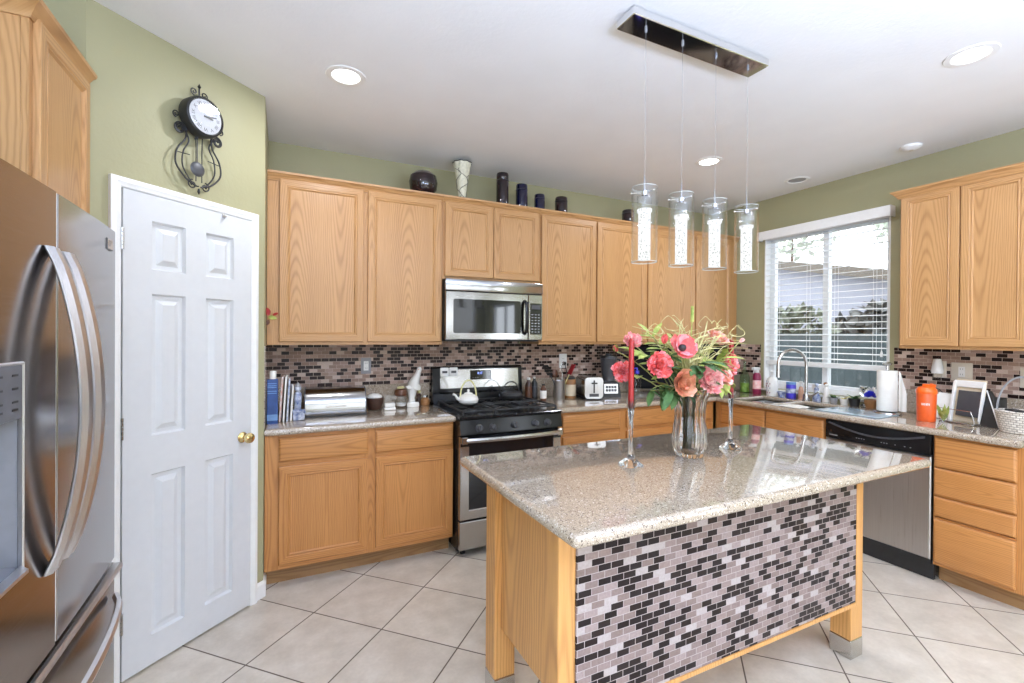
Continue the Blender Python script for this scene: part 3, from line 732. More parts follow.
# ------------------------------------------------------------------ countertops, backsplashes
CT = .914; CB = .8745
ct = T('countertop', 'speckled granite countertop left of the stove', 'countertop', (.45, 3.2, CB))
b = MB(); b.cells([-.0945, 1.0155], [2.906, YB-.001], lambda i, j: True, CB, CT, .017, 4); b.build('slab', M['granite'], ct)
b = MB(); b.box((-.090, YB-.022, CT+.0003), (1.0155, YB-.001, 1.075), .003).box((-.0955, 2.93, CT+.0003), (-.0905, YB-.0225, 1.374), .001); b.build('upstand', M['granite'], ct)
cr = T('countertop', 'L-shaped speckled granite countertop around the sink', 'countertop', (3.7, 2.6, CB))
SX0, SX1, SY0, SY1, SYM0, SYM1 = 3.515, 3.905, 2.10, 2.80, 2.435, 2.465
xs = [1.7885, 3.421, SX0, SX1, XR-.001]; ys = [1.008, SY0, SYM0, SYM1, SY1, 2.906, YB-.001]
b = MB(); b.cells(xs, ys, lambda i, j: ((j == 5) or i >= 1) and not (i == 2 and j in (1, 3)), CB, CT, .017, 4); b.build('slab', M['granite'], cr)
for a_, c_ in (((1.7885, YB-.022), (XR-.022, YB-.001)), ((XR-.0215, WY1+.03), (XR-.001, YB-.001)), ((XR-.0215, 1.008), (XR-.001, WY0-.03))):
    b = MB(); b.box((*a_, CT+.0003), (*c_, 1.075), .003); b.build('upstand', M['granite'], cr)
def splash(label, loc, rz, w, z0, z1, extra=()):
    o = MB(); o.box((0, -.008, z0), (w, -.0005, z1))
    for e in extra: o.box((e[0], -.008, e[1]), (e[2], -.0005, e[3]))
    ob = o.build('backsplash', M['mosaic'], None, smooth=0); ob.location = loc; ob.rotation_euler = (0, 0, rz); ob['kind'] = 'structure'; ob['label'] = label; return ob
splash('brown brick mosaic backsplash left of and behind the stove', (-.0905, YB, 0), 0, 1.1075, 1.0755, 1.374, [(1.1075, .5, 1.8775, 1.42)])
splash('brown brick mosaic backsplash right of the stove', (1.788, YB, 0), 0, XR-1.788-.009, 1.0755, 1.374)
splash('small brown mosaic backsplash in the corner by the window', (XR, YB-.001, 0), -PI/2, YB-WY1-.032, 1.0755, 1.374)
splash('brown brick mosaic backsplash on the right wall', (XR, WY0-.032, 0), -PI/2, .88, 1.0755, 1.374)

# ------------------------------------------------------------------ sink and faucet
sk = T('sink', 'double bowl stainless steel sink under the window', 'sink', ((SX0+SX1)/2, 2.45, CB-.17))
for nm, ya, yb in (('bowl', SY0, SYM0), ('bowl', SYM1, SY1)):
    b = MB(); e = .0015
    def lp(i, z): return [(SX0+i, ya+i, z), (SX1-i, ya+i, z), (SX1-i, yb-i, z), (SX0+i, yb-i, z)]
    b.quadloops([lp(-.010, CB-.002), lp(e, CB-.002), lp(.006, CB-.10), lp(.02, CB-.165), lp(.04, CB-.172)], True, False, True)
    b.quadloops([lp(-.010, CB-.002), lp(-.010, CB-.006), lp(-.002, CB-.10), lp(.016, CB-.170), lp(.04, CB-.176)], True, False, True)
    b.build(nm, M['steelv'], sk)
    b = MB(); b.lathe([(.04, 0), (.038, .003), (.02, .001), (.0, .001)], ((SX0+SX1)/2, (ya+yb)/2, CB-.172), 20); b.build('drain', M['chrome'], sk)
fa = T('faucet', 'tall brushed nickel gooseneck faucet behind the sink', 'faucet', (3.955, 2.45, CT))
b = MB(); b.lathe([(.030, 0), (.030, .006), (.024, .012), (.022, .05), (.020, .055), (0, .056)], (3.955, 2.45, CT+.0005), 20); b.build('base', M['nickel'], fa)
FD = Vector((-.93, .36, 0)); p0 = Vector((3.955, 2.45, 0)); pts = [p0+Vector((0, 0, CT+.05)), p0+Vector((0, 0, 1.20))]
for i in range(1, 15):
    a = PI-PI*i/14*1.02; pts.append(p0+FD*(.125+.125*math.cos(a))+Vector((0, 0, 1.215+.125*math.sin(a))))
b = MB(); b.tube(pts, .0125, 12); b.build('spout', M['nickel'], fa)
e_ = pts[-1]; b = MB(); b.tube([e_+Vector((0, 0, .004)), e_-Vector((0, 0, .10))], [.0145, .016], 12); b.build('spray_head', M['nickel'], fa)
b = MB(); b.tube([p0+Vector((0, -.02, CT+.035)), p0+Vector((0, -.05, CT+.045)), p0+Vector((-.01, -.11, CT+.085))], [.010, .008, .006], 10); b.build('lever', M['nickel'], fa)

# ------------------------------------------------------------------ island
isl = T('kitchen_island', 'kitchen island with granite top and mosaic tiled front', 'kitchen island', (1.6, 1.5, 0))
b = MB(); rc = .02
poly = []
for cx, cy, a0 in ((2.56-rc, 1.03+rc, -PI/2), (2.56-rc, 1.935-rc, 0), (.69+rc, 1.935-rc, PI/2), (.69+rc, 1.03+rc, PI)):
    for i in range(5): a = a0+PI/2*i/4; poly.append((cx+rc*math.cos(a), cy+rc*math.sin(a)))
b.prism(poly, .874, CT, bev=.0175, seg=4); b.build('top', M['granite'], isl)
for lx, ly in ((.75, 1.675), (.75, 1.206), (2.285, 1.206), (2.285, 1.675)):
    b = MB(); b.box((lx, ly, .085), (lx+.09, ly+.09, .8735), .003); lg = b.build('leg', M['maple'], isl)
    b = MB(); b.box((lx-.0015, ly-.0015, 0), (lx+.0915, ly+.0915, .0848), .003); b.build('leg_cap', M['nickel'], lg, label='grey metal leg cap')
b = MB(); b.box((.778, 1.2965, .285), (.83, 1.6745, .8735), .001); b.build('end_panel', M['maple'], isl)
b = MB(); b.box((2.285, 1.2965, .285), (2.35, 1.6745, .8735), .001); b.build('end_panel', M['maple'], isl)
b = MB(); b.box((.8405, 1.71, .285), (2.2845, 1.73, .8735), .001); b.build('back_panel', M['maple'], isl)
b = MB(); b.box((.8305, 1.26, .285), (2.2845, 1.7095, .303)); b.build('floor_board', M['maple'], isl)
b = MB(); b.box((.812, 1.1985, .262), (2.304, 1.2055, .8735)); b.box((.8405, 1.2056, .262), (2.2845, 1.225, .8735)); o = b.build('tiled_front', M['mosaic_shaded'], isl, smooth=0)
b = MB(); b.box((.812, 1.194, .245), (2.3045, 1.2055, .2615), .001); b.box((2.3045, 1.196, .245), (2.316, 1.2055, .8735), .001); b.build('edge_trim', M['maple'], isl)

# ------------------------------------------------------------------ refrigerator (front faces +x)
fr = T('refrigerator', 'steel french door refrigerator at the left, brown reflection in its colour', 'refrigerator', (-.85, 1.385, 0))
FX = -.459; fy0, fy1 = .925, 1.845
b = MB(); b.box((-1.25, fy0+.01, .03), (FX-.075, fy1-.01, 1.735), .006); b.build('cabinet', M['darkgrey'], fr)
def fdoor(ya, yb, z0, z1, name):
    b = MB(); n = 8; prof = []
    for i in range(n+1):
        t_ = i/n; y = ya+(yb-ya)*t_; x = FX
        q = (y-fy0)/(fy1-fy0); x += .012*(1-(2*q-1)**2)-.010
        prof.append((x, y))
    e = .006
    if name == 'left_door':
        front = lambda y: FX+.012*(1-(2*(y-fy0)/(fy1-fy0)-1)**2)-.010
        for a_, c_, za, zb in ((ya, DP0, z0, z1), (DP1, yb, z0, z1), (DP0, DP1, z0, .985), (DP0, DP1, 1.278, z1)):
            m_ = [a_+(c_-a_)*i/5 for i in range(6)]
            b.prism([(FX-.07, a_)]+[(front(q), q) for q in m_]+[(FX-.07, c_)], za, zb)
        return b.build(name, M['fridge'], fr)
    poly = [(FX-.07, ya), (prof[0][0]-e, ya)]+[(prof[0][0], ya+e)]+prof[1:-1]+[(prof[-1][0], yb-e), (prof[-1][0]-e, yb), (FX-.07, yb)]
    b.prism(poly, z0, z1, bev=.004, seg=2); return b.build(name, M['fridge'], fr)
seam = 1.388
DP0, DP1 = .985, 1.235
ld = fdoor(fy0, seam-.003, .745, 1.757, 'left_door'); rdr = fdoor(seam+.003, fy1, .745, 1.757, 'right_door')
fz = fdoor(fy0, fy1, .075, .733, 'freezer_drawer')
b = MB(); b.box((FX-.068, seam-.0029, .75), (FX+.001, seam+.0029, 1.755)); b.build('gasket_glint', M['vinyl'], ld)  # gasket whitened and brought forward as the bright reflection in the seam
b = MB(); b.box((FX-.02, fy0+.006, .712), (FX+.012, fy1-.004, .732), .005); b.build('drawer_lip', M['fsteel'], fz)
b = MB(); b.box((-1.2, fy0+.03, .0), (FX-.08, fy1-.03, .074)); b.build('toe_grille', M['black'], fr)
def fhandle(y, parent):
    b = MB(); n = 18; L1 = []; z0, z1 = .925, 1.628
    for i in range(n+1):
        t_ = i/n; s_ = math.sin(PI*t_); z = z0+(z1-z0)*t_; x = FX+.004+.058*(s_**.75)
        w = .024; th = .012
        L1.append([(x, y-w, z), (x+.004, y-w, z), (x+th, y-w*.55, z), (x+th*.75, y, z), (x+th, y+w*.55, z), (x+.004, y+w, z), (x, y+w, z), (x-.006, y+w*.5, z), (x-.006, y-w*.5, z)])
    b.quadloops(L1, True, True, True); return b.build('door_handle', M['fsteel'], parent, smooth=30)
fhandle(1.347, ld); fhandle(1.428, rdr)
b = MB(); n = 18; L1 = []
for i in range(n+1):
    t_ = i/n; s_ = math.sin(PI*t_); y = fy0+.04+(fy1-fy0-.10)*t_; x = FX+.004+.052*(s_**.6); z = .648
    L1.append([(x, y, z-.014), (x+.01, y, z-.012), (x+.014, y, z), (x+.01, y, z+.012), (x, y, z+.014), (x-.006, y, z)])
b.quadloops(L1, True, True, True); b.build('drawer_handle', M['fsteel'], fz, smooth=30)
# dispenser in the left door
b = MB(); xf = FX+.001
b.box((xf-.004, DP0, .975), (xf+.006, DP0+.006, 1.387), .002).box((xf-.004, DP1-.006, .975), (xf+.006, DP1, 1.387), .002).box((xf-.004, DP0, 1.381), (xf+.006, DP1, 1.387), .002).box((xf-.004, DP0, .975), (xf+.006, DP1, .985), .002)
dsp = b.build('dispenser', M['fsteel'], ld)
b = MB(); b.box((xf-.002, DP0+.006, 1.278), (xf+.004, DP1-.006, 1.381), .001); pnl = b.build('control_panel', M['panelgrey'], dsp)
b = MB(); q0, q1 = DP0+.0005, DP1-.0005
def rp(x, i): return [(x, q0+i, .9855+i), (x, q1-i, .9855+i), (x, q1-i, 1.2775-i*.3), (x, q0+i, 1.2775-i*.3)]
b.quadloops([rp(xf+.002, 0), rp(xf-.015, .004), rp(xf-.058, .018)], True, False, True); b.build('recess', M['recess'], dsp, label='light grey dispenser recess')
b = MB(); b.box((xf-.045, 1.09, 1.20), (xf-.02, 1.13, 1.277), .004); b.build('spout', M['darkgrey'], dsp)
b = MB(); b.prism([(DP0+.006, 0), (DP1-.006, 0), (DP1-.03, .02), (DP0+.03, .02)], .985, .992, X=Matrix(((0, 1, 0, xf+.002), (1, 0, 0, 0), (0, 0, 1, 0), (0, 0, 0, 1)))); b.build('drip_tray', M['fsteel'], dsp)
b = MB()
for z in (1.36, 1.335, 1.31, 1.295):
    for y in (DP1-.045, DP1-.10): b.box((xf+.004, y, z), (xf+.0046, y+.022, z+.004))
b.build('button_marks', M['black'], dsp)
b = MB(); b.box((FX-.012, 1.742, 1.688), (FX-.003, 1.792, 1.722), .002); bdg = b.build('badge', M['darkgrey'], rdr)
b = MB(); b.box((FX-.0035, 1.7445, 1.6905), (FX-.0024, 1.7895, 1.7195)); b.build('badge_plate', M['nickel'], rdr)
b = MB()
for k, z in enumerate((1.712, 1.706, 1.700)):
    b.box((FX-.0024, 1.750, z), (FX-.002, 1.782-.008*k, z+.0028))
b.build('badge_lettering', M['darkgrey'], rdr)

# ------------------------------------------------------------------ stove
st = T('stove', 'black and stainless gas range between the cabinets', 'stove', (1.402, 3.19, 0))
sx0, sx1, sy = 1.0205, 1.7835, 2.84
b = MB(); b.box((sx0, sy+.045, .03), (sx1, YB-.025, .905), .004); b.build('body', M['blackgloss'], st)
b = MB(); b.box((sx0-.001, sy-.006, .893), (sx1+.001, YB-.10, .916), .006); b.build('cooktop', M['blackgloss'], st)
b = MB(); b.prism([(sy+.045, .79), (sy+.004, .795), (sy-.012, .80), (sy+.006, .892), (sy+.045, .8925)], sx0, sx1, X=Matrix(((0, 0, 1, 0), (1, 0, 0, 0), (0, 1, 0, 0), (0, 0, 0, 1))))
b.build('control_panel', M['blackgloss'], st, smooth=25)
for kx in (1.150, 1.245, 1.405, 1.565, 1.662):
    b = MB(); X = TR(kx, sy-.004, .838) @ RX(PI/2-.18)
    b.lathe([(.0245, 0), (.0245, .006), (.020, .010), (.018, .030), (.015, .033), (0, .033)], X=X, seg=20); b.box((-.005, -.019, .024), (.005, .019, .041), .003, X=X)
    b.build('knob', M['darkgrey'], st)
b = MB(); prm = [(0, .04), (0, .004), (.004, 0), (.058, 0), (.062, .004)]
panel_rings(b, sx0+.004, .245, sx1-.004, .785, sy, prm); od = b.build('oven_door', M['steel'], st, smooth=25)
b = MB(); b.box((sx0+.066, sy+.003, .310), (sx1-.066, sy+.02, .722)); b.box((sx0+.004, sy-.0008, .722), (sx1-.004, sy-.0002, .7835), mi=0); b.build('oven_window', M['blackglass'], od, smooth=0)
b = MB(); lo = []
for i in range(21):
    t_ = i/20; x = sx0+.035+(sx1-sx0-.07)*t_; y = sy-.022-.030*math.sin(PI*t_)**.8; z = .765
    lo.append([(x, y+.006, z-.016), (x, y-.006, z-.014), (x, y-.010, z), (x, y-.006, z+.014), (x, y+.006, z+.016)])
b.quadloops(lo, True, True, True)
for x in (sx0+.004, sx1-.046): b.box((x, sy-.030, .742), (x+.042, sy-.0009, .788), .004)
b.build('oven_handle', M['steel'], od, smooth=30)
b = MB(); panel_rings(b, sx0+.004, .050, sx1-.004, .232, sy+.002, [(0, .04), (0, .005), (.005, 0)]); b.build('drawer', M['steel'], st, smooth=25)
for x in (sx0+.05, sx1-.05):
    b = MB(); b.lathe([(.018, 0), (.018, .012), (.010, .014), (.010, .032)], (x, sy+.08, 0), 12); b.build('foot', M['black'], st)
bg = MB(); bg.prism([(YB-.11, .9165), (YB-.095, .99), (YB-.085, 1.0), (YB-.075, 1.185), (YB-.06, 1.197), (YB-.026, 1.197), (YB-.026, .9165)], sx0, sx1, X=Matrix(((0, 0, 1, 0), (1, 0, 0, 0), (0, 1, 0, 0), (0, 0, 0, 1))))
bgo = bg.build('backguard', M['blackgloss'], st, smooth=25)
tl = math.atan2(.010, .185)
XB = TR(0, YB-.0868, 1.0) @ RX(-tl)
b = MB(); b.box((sx0+.058, -.001, .030), (sx1-.034, .003, .176), .0008, X=XB); b.build('steel_panel', M['mirrorsteel'], bgo)
b = MB(); b.box((1.325, -.0025, .092), (1.508, -.0008, .166), .0005, X=XB); dp = b.build('clock_display', M['blackglass'], bgo)
text('8:17', .024, XB @ TR(1.408, -.0030, .142) @ RX(PI/2), M['bluedigits'], 'digits', dp, .0003)
b = MB()
for x in (1.345, 1.365, 1.385, 1.43, 1.45, 1.47, 1.49): b.box((x, -.0029, .106), (x+.010, -.0025, .109), X=XB)
b.build('button_row', M['grey'], dp)
b = MB()
for z in (.124, .136, .148): b.box((1.484, -.0029, z), (1.494, -.0025, z+.003), X=XB)
b.build('button_column', M['grey'], dp)
# grates and burners
for gx0, gx1 in ((sx0+.03, 1.27), (1.275, 1.53), (1.535, sx1-.03)):
    b = MB(); y0_, y1_ = sy+.03, YB-.14; z = .938
    for x in (gx0, gx1): b.box((x-.005, y0_, z), (x+.005, y1_, z+.012), .002)
    for y in (y0_, (y0_+y1_)/2, y1_): b.box((gx0, y-.005, z), (gx1, y+.005, z+.012), .002)
    for cy in (y0_+.135, y1_-.135):
        for k in range(4):
            a = PI/4+k*PI/2; c = Vector(((gx0+gx1)/2, cy, z+.006)); d = Vector((math.cos(a), math.sin(a), 0))
            b.tube([c+d*.035, c+d*.155], .005, 6)
    for x in (gx0, gx1):
        for y in (y0_, y1_): b.box((x-.006, y-.006, .9165), (x+.006, y+.006, z), .001)
    b.build('grate', M['iron'], st)
    for cy in (y0_+.135, y1_-.135):
        b = MB(); b.lathe([(.045, 0), (.045, .008), (.036, .010), (.036, .016), (.030, .019), (0, .019)], ((gx0+gx1)/2, cy, .9165), 20); b.build('burner', M['iron'], st)
# things on the stove
def timer(x, label):
    t = T('kitchen_timer', label, 'timer', (x, YB-.09, 1.12), group=None)
    X = XB @ TR(x, -.0015, .159)
    b = MB(); pol = []
    for cx, cz, a0 in ((.026, -.026, -PI/2), (.026, .026, 0), (-.026, .026, PI/2), (-.026, -.026, PI)):
        for i in range(4): a = a0+PI/2*i/3; pol.append((cx+.008*math.cos(a), cz+.008*math.sin(a)))
    b.prism(pol, 0, .014, bev=.004, X=X @ RX(PI/2)); b.build('case', M['white'], t)
    b = MB(); b.box((-.020, -.0155, -.010), (.020, -.0138, .008), X=X); b.build('screen', M['darkgrey'], t)
    b = MB(); b.lathe([(.006, 0), (.006, .004), (0, .004)], seg=12, X=X @ TR(.012, -.0135, -.020) @ RX(PI/2)); b.build('button', M['white'], t)
timer(1.112, 'white kitchen timer on the backguard, nearest the left end'); timer(1.184, 'white kitchen timer on the backguard, beside the other timer')
tp = T('teapot', 'small white teapot with tall yellow loop handle', 'teapot', (1.185, 3.13, .951))
b = MB(); b.lathe([(.0, 0), (.045, 0), (.068, .016), (.074, .035), (.066, .056), (.045, .070), (.030, .074), (0, .075)], (1.185, 3.13, .951), 28); b.build('body', M['ceramic'], tp)
b = MB(); b.lathe([(.032, 0), (.028, .008), (.010, .013), (.006, .018), (.011, .026), (.006, .033), (0, .034)], (1.185, 3.13, 1.0255), 20); b.build('lid', M['ceramic'], tp)
b = MB(); b.tube([(1.125, 3.13, .985), (1.098, 3.125, 1.000), (1.084, 3.122, 1.022), (1.068, 3.12, 1.030)], [.016, .011, .008, .009], 10); b.build('spout', M['ceramic'], tp)
b = MB(); b.tube([(1.185+.060*math.cos(a), 3.13, 1.008+.115*math.sin(a)) for a in [PI*i/16 for i in range(17)]], .0055, 8); b.build('handle', M['straw'], tp, label='pale yellow wrapped handle')
kt = T('kettle', 'black cast iron kettle on the right rear burner', 'kettle', (1.59, 3.27, .951))
b = MB(); b.lathe([(0, 0), (.055, 0), (.088, .014), (.094, .032), (.080, .052), (.045, .062), (0, .063)], (1.59, 3.27, .951), 28); b.build('body', M['iron'], kt)
b = MB(); b.lathe([(.040, 0), (.034, .006), (.008, .012), (.008, .018), (.013, .024), (0, .030)], (1.59, 3.27, 1.0125), 20); b.build('lid', M['iron'], kt)
b = MB(); b.tube([(1.515, 3.26, .985), (1.495, 3.25, 1.0), (1.482, 3.245, 1.022)], [.016, .011, .009], 10); b.build('spout', M['iron'], kt)
b = MB(); b.tube([(1.59+.072*math.cos(a), 3.27, 1.00+.085*math.sin(a)) for a in [PI*i/16 for i in range(17)]], .005, 8); b.build('handle', M['iron'], kt)

# ------------------------------------------------------------------ microwave
mw = T('microwave', 'stainless over-the-range microwave above the stove', 'microwave', (1.41, YB-.2, 1.405))
mx0, mx1, my, mz0, mz1 = 1.0195, 1.8025, 3.155, 1.408, 1.843
b = MB(); b.box((mx0, my+.022, mz0), (mx1, YB-.01, mz1), .003); b.build('body', M['black'], mw)
b = MB(); b.box((mx0, my-.002, mz1-.082), (mx1, my+.0215, mz1), .004, seg=2); b.build('vent_strip', M['mirrorsteel'], mw)
b = MB(); panel_rings(b, mx0, mz0+.002, 1.676, mz1-.086, my, [(0, .0215), (0, .004), (.005, 0)]); md = b.build('door', M['mirrorsteel'], mw, smooth=25)
def rrect(x0, z0, x1, z1, r, n=5):
    out = []
    for cx, cz, a0 in ((x1-r, z0+r, -PI/2), (x1-r, z1-r, 0), (x0+r, z1-r, PI/2), (x0+r, z0+r, PI)):
        for i in range(n): a = a0+PI/2*i/(n-1); out.append((cx+r*math.cos(a), cz+r*math.sin(a)))
    return out
b = MB(); b.prism(rrect(1.078, 1.458, 1.612, 1.702, .014), 0, .002, X=TR(0, my-.0002, 0) @ FRONT); b.build('window', M['blackglass'], md, smooth=0)
b = MB(); b.tube([(1.645, my-.001, 1.705), (1.645, my-.030, 1.690), (1.645, my-.040, 1.64), (1.645, my-.042, 1.58), (1.645, my-.040, 1.52), (1.645, my-.030, 1.47), (1.645, my-.001, 1.455)], .013, 10, flat=(1.1, .7)); b.build('handle', M['blackgloss'], md)
b = MB(); panel_rings(b, 1.679, mz0+.002, mx1, mz1-.086, my, [(0, .0215), (0, .004), (.004, 0)]); mp = b.build('control_panel', M['mirrorsteel'], mw, smooth=25)
b = MB(); b.box((1.694, my-.0015, 1.452), (1.792, my+.001, 1.690), .0005); kp = b.build('keypad', M['blackglass'], mp)
b = MB()
for r_ in range(7):
    for c_ in range(3): b.box((1.704+c_*.028, my-.0021, 1.468+r_*.022), (1.720+c_*.028, my-.0014, 1.475+r_*.022))
b.build('keys', M['grey'], kp)
b = MB(); b.box((1.705, my-.0021, 1.645), (1.782, my-.0014, 1.678)); b.build('display', M['darkgrey'], kp)
b = MB(); b.box((mx0+.02, my+.03, mz0-.010), (mx1-.02, YB-.05, mz0-.0002), .003); b.build('underside_grille', M['darkgrey'], mw)

# ------------------------------------------------------------------ dishwasher (local: x towards the camera, front -y)
dw = T('dishwasher', 'stainless dishwasher with black control strip', 'dishwasher', (XR, 2.001, 0), -PI/2)
D_ = XR-3.452; w_ = .606
b = MB(); b.box((.002, -D_+.03, .10), (w_-.002, -.05, .868), .002); b.build('body', M['darkgrey'], dw, world=False)
b = MB(); panel_rings(b, .003, .130, w_-.003, .742, -D_, [(0, .03), (0, .006), (.006, 0)]); b.build('door', M['steelv'], dw, world=False, smooth=25)
b = MB(); b.box((.003, -D_-.004, .744), (w_-.003, -D_+.03, .868), .005, seg=2); cp = b.build('control_strip', M['blackgloss'], dw, world=False)
b = MB(); lo = []
for i in range(21):
    t_ = i/20; x = .03+(w_-.06)*t_; z = .850-.050*math.sin(PI*t_)
    lo.append([(x, -D_-.004, z-.004), (x, -D_-.018, z-.002), (x, -D_-.020, z+.003), (x, -D_-.004, z+.008)])
b.quadloops(lo, True, True, True); b.build('handle_lip', M['darkgrey'], cp, world=False)  # lip coloured lighter to stand for the highlight along its curve
b = MB()
for x in (.20, .215, .230, .245, .345, .36, .375, .42, .47, .50): b.box((x, -D_-.0046, .772), (x+.007, -D_-.0038, .776))
b.box((.03, -D_-.0046, .765), (.085, -D_-.0038, .770)); b.build('control_marks', M['grey'], cp, world=False)
b = MB(); b.box((.003, -D_+.045, .0), (w_-.003, -D_+.07, .0995)); b.box((.003, -D_+.01, .100), (w_-.003, -D_+.029, .128)); b.build('toe_kick', M['black'], dw, world=False)

# ------------------------------------------------------------------ ceiling fittings
def downlight(label, x, y, lit=True, power=42, warm=(.94, .97, 1.06)):
    t = T('recessed_downlight', label, 'ceiling light', (x, y, ZC-.006), group=None)
    b = MB(); b.lathe([(.066, .0045), (.070, .000), (.094, .002), (.097, .0055), (.066, .0055)], (x, y, ZC-.006), 36); b.build('trim_ring', M['white'], t)
    b = MB(); b.lathe([(.0655, .0042), (0, .0035)], (x, y, ZC-.006), 32); b.build('lens', M['lens'], t)
    d = bpy.data.lights.new('ceiling_disc_light', 'AREA'); d.shape = 'DISK'; d.size = .12; d.energy = power; d.color = warm
    o = bpy.data.objects.new('ceiling_disc_light', d); C.objects.link(o); o.location = (x, y, ZC-.012)
DW = 9
downlight('lit recessed downlight nearest the angled pantry wall', .275, 2.48, power=DW)
downlight('lit recessed downlight between the pendants and the back cabinets', 2.816, 2.475, power=DW)
downlight('lit recessed downlight near the right wall cabinets', 2.812, 1.009, power=DW)
# added fill lights under the ceiling behind the viewer, without any fittings
for x, y in ((.2, -1.6), (1.6, -1.6), (3.0, -1.6), (1.6, -.2)):
    d = bpy.data.lights.new('ceiling_disc_light', 'AREA'); d.shape = 'DISK'; d.size = .14; d.energy = DW; d.color = (.90, .96, 1.08)
    o = bpy.data.objects.new('ceiling_disc_light', d); C.objects.link(o); o.location = (x, y, ZC-.012)
t = T('ceiling_speaker', 'round grey ceiling vent above the window wall', 'ceiling vent', (3.787, 2.437, ZC-.006))
b = MB(); b.lathe([(.070, .0045), (.072, 0), (.088, .002), (.092, .0055), (.070, .0055)], (3.787, 2.437, ZC-.006), 32); b.build('trim_ring', M['white'], t)
b = MB(); b.lathe([(.0695, .005), (.05, .0035), (.049, .0045), (.03, .003), (.029, .0045), (0, .003)], (3.787, 2.437, ZC-.006), 28); b.build('grille', M['grey'], t)
t = T('smoke_detector', 'white round smoke detector on the ceiling by the right wall', 'smoke detector', (3.79, 1.661, ZC-.03))
b = MB(); b.lathe([(0, 0), (.035, .001), (.048, .010), (.058, .016), (.060, .029), (0, .0295)], (3.79, 1.661, ZC-.03), 32); b.build('body', M['white'], t)
b = MB(); b.lathe([(0, -.001), (.014, -.001), (.014, .002), (0, .002)], (3.79, 1.661, ZC-.03), 16); b.build('test_button', M['ivory'], t)

# ------------------------------------------------------------------ pendant
pd = T('pendant_light', 'chrome bar pendant with four clear glass cylinder shades above the island', 'pendant light', (1.62, 1.49, ZC))
b = MB(); b.box((1.222, 1.437, 2.702), (2.020, 1.547, ZC-.0005), .003); b.build('canopy', M['chrome'], pd)
PX = (1.328, 1.532, 1.734, 1.944)
for i, x in enumerate(PX):
    c = (x, 1.49, 0)
    b = MB(); b.lathe([(.005, 2.690), (.006, 2.7015)], c, 12); b.tube([(x, 1.49, 2.08), (x, 1.49, 2.695)], .0007, 6); b.tube([(x, 1.49, 2.025), (x, 1.49, 2.10)], .0020, 8); b.build('cable', M['grey'], pd)
    b = MB(); b.lathe([(.0505, 1.750), (.052, 1.748), (.052, 2.052), (.0505, 2.054), (.0482, 2.052), (.0482, 1.752), (.0505, 1.750)], c, 40); sh = b.build('glass_shade', M['clearglass'], pd)
    for zz in (1.7485, 2.0535):
        b = MB(); b.tube([(x+.0502*math.cos(a), 1.49+.0502*math.sin(a), zz) for a in [2*PI*i/40 for i in range(40)]], .0011, 6, closed=True); b.build('ground_edge', M['edgeglass'], sh)
    b = MB()
    for k in range(3):
        a = .5+k*2*PI/3; b.tube([(x+.010*math.cos(a), 1.49+.010*math.sin(a), 2.032), (x+.054*math.cos(a), 1.49+.054*math.sin(a), 2.032)], .0018, 6); b.ball((x+.054*math.cos(a), 1.49+.054*math.sin(a), 2.032), .0045, 8, 6)
    b.lathe([(.012, 2.022), (.012, 2.040), (0, 2.041)], c, 16); b.build('holder', M['chrome'], pd)
    b = MB(); b.lathe([(0, 1.966), (.029, 1.966), (.029, 2.020), (.012, 2.022)], c, 24); b.build('socket_cup', M['clearglass'], pd)
    b = MB(); b.lathe([(0, 1.756), (.0235, 1.756), (.0245, 1.758), (.0245, 1.952), (.030, 1.953), (.030, 1.964), (0, 1.965)], c, 28); b.build('bubble_rod', M['rod'], pd)

# ------------------------------------------------------------------ wall clock (local to the angled wall)
ck = T('wall_clock', 'black wrought iron scroll wall clock with pendulum above the door', 'clock', (PE[0], PE[1], 0), AZ)
cx, cz = .422, 2.447
Xc = TR(cx, -.001, cz) @ RX(PI/2)
b = MB(); b.lathe([(0, .012), (.080, .012), (.090, .022), (.092, .060), (.088, .074), (.080, .078), (.077, .073), (0, .0725)], X=Xc, seg=40); b.build('case', M['black'], ck, world=False)
b = MB(); b.lathe([(.0765, 0), (.0765, .001), (0, .0012)], X=TR(cx, -.0738, cz) @ RX(PI/2), seg=40); dial = b.build('dial', M['dial'], ck, world=False)
rom = ['XII', 'I', 'II', 'III', 'IIII', 'V', 'VI', 'VII', 'VIII', 'IX', 'X', 'XI']
for k, w in enumerate(rom):
    a = PI/2-k*PI/6
    text(w, .021, TR(cx+.058*math.cos(a), -.0756, cz+.058*math.sin(a)) @ RY(-(a-PI/2)) @ RX(PI/2), M['darkgrey'], 'numeral', dial, .0002, world=False)
for nm, ln, a, w in (('hour_hand', .034, math.radians(-4), .0035), ('minute_hand', .052, math.radians(14), .0025)):
    b = MB(); b.box((-.010, -.0012, -w), (ln, 0, w), X=TR(cx, -.0768, cz) @ RY(-a)); b.build(nm, M['black'], ck, world=False)
b = MB(); b.lathe([(.0795, 0), (.074, .004), (.055, .009), (.03, .012), (0, .013)], X=TR(cx, -.0785, cz) @ RX(PI/2), seg=36)
b.build('crystal', M['clearglass'], ck, world=False)
def spiral(c, r0, a0, turns, n, sgn=1, shrink=.25):
    out = []
    for i in range(n+1):
        t_ = i/n; a = a0+sgn*2*PI*turns*t_; r = r0*(1-(1-shrink)*t_)
        out.append((c[0]+r*math.cos(a), -.030, c[1]+r*math.sin(a)))
    return out
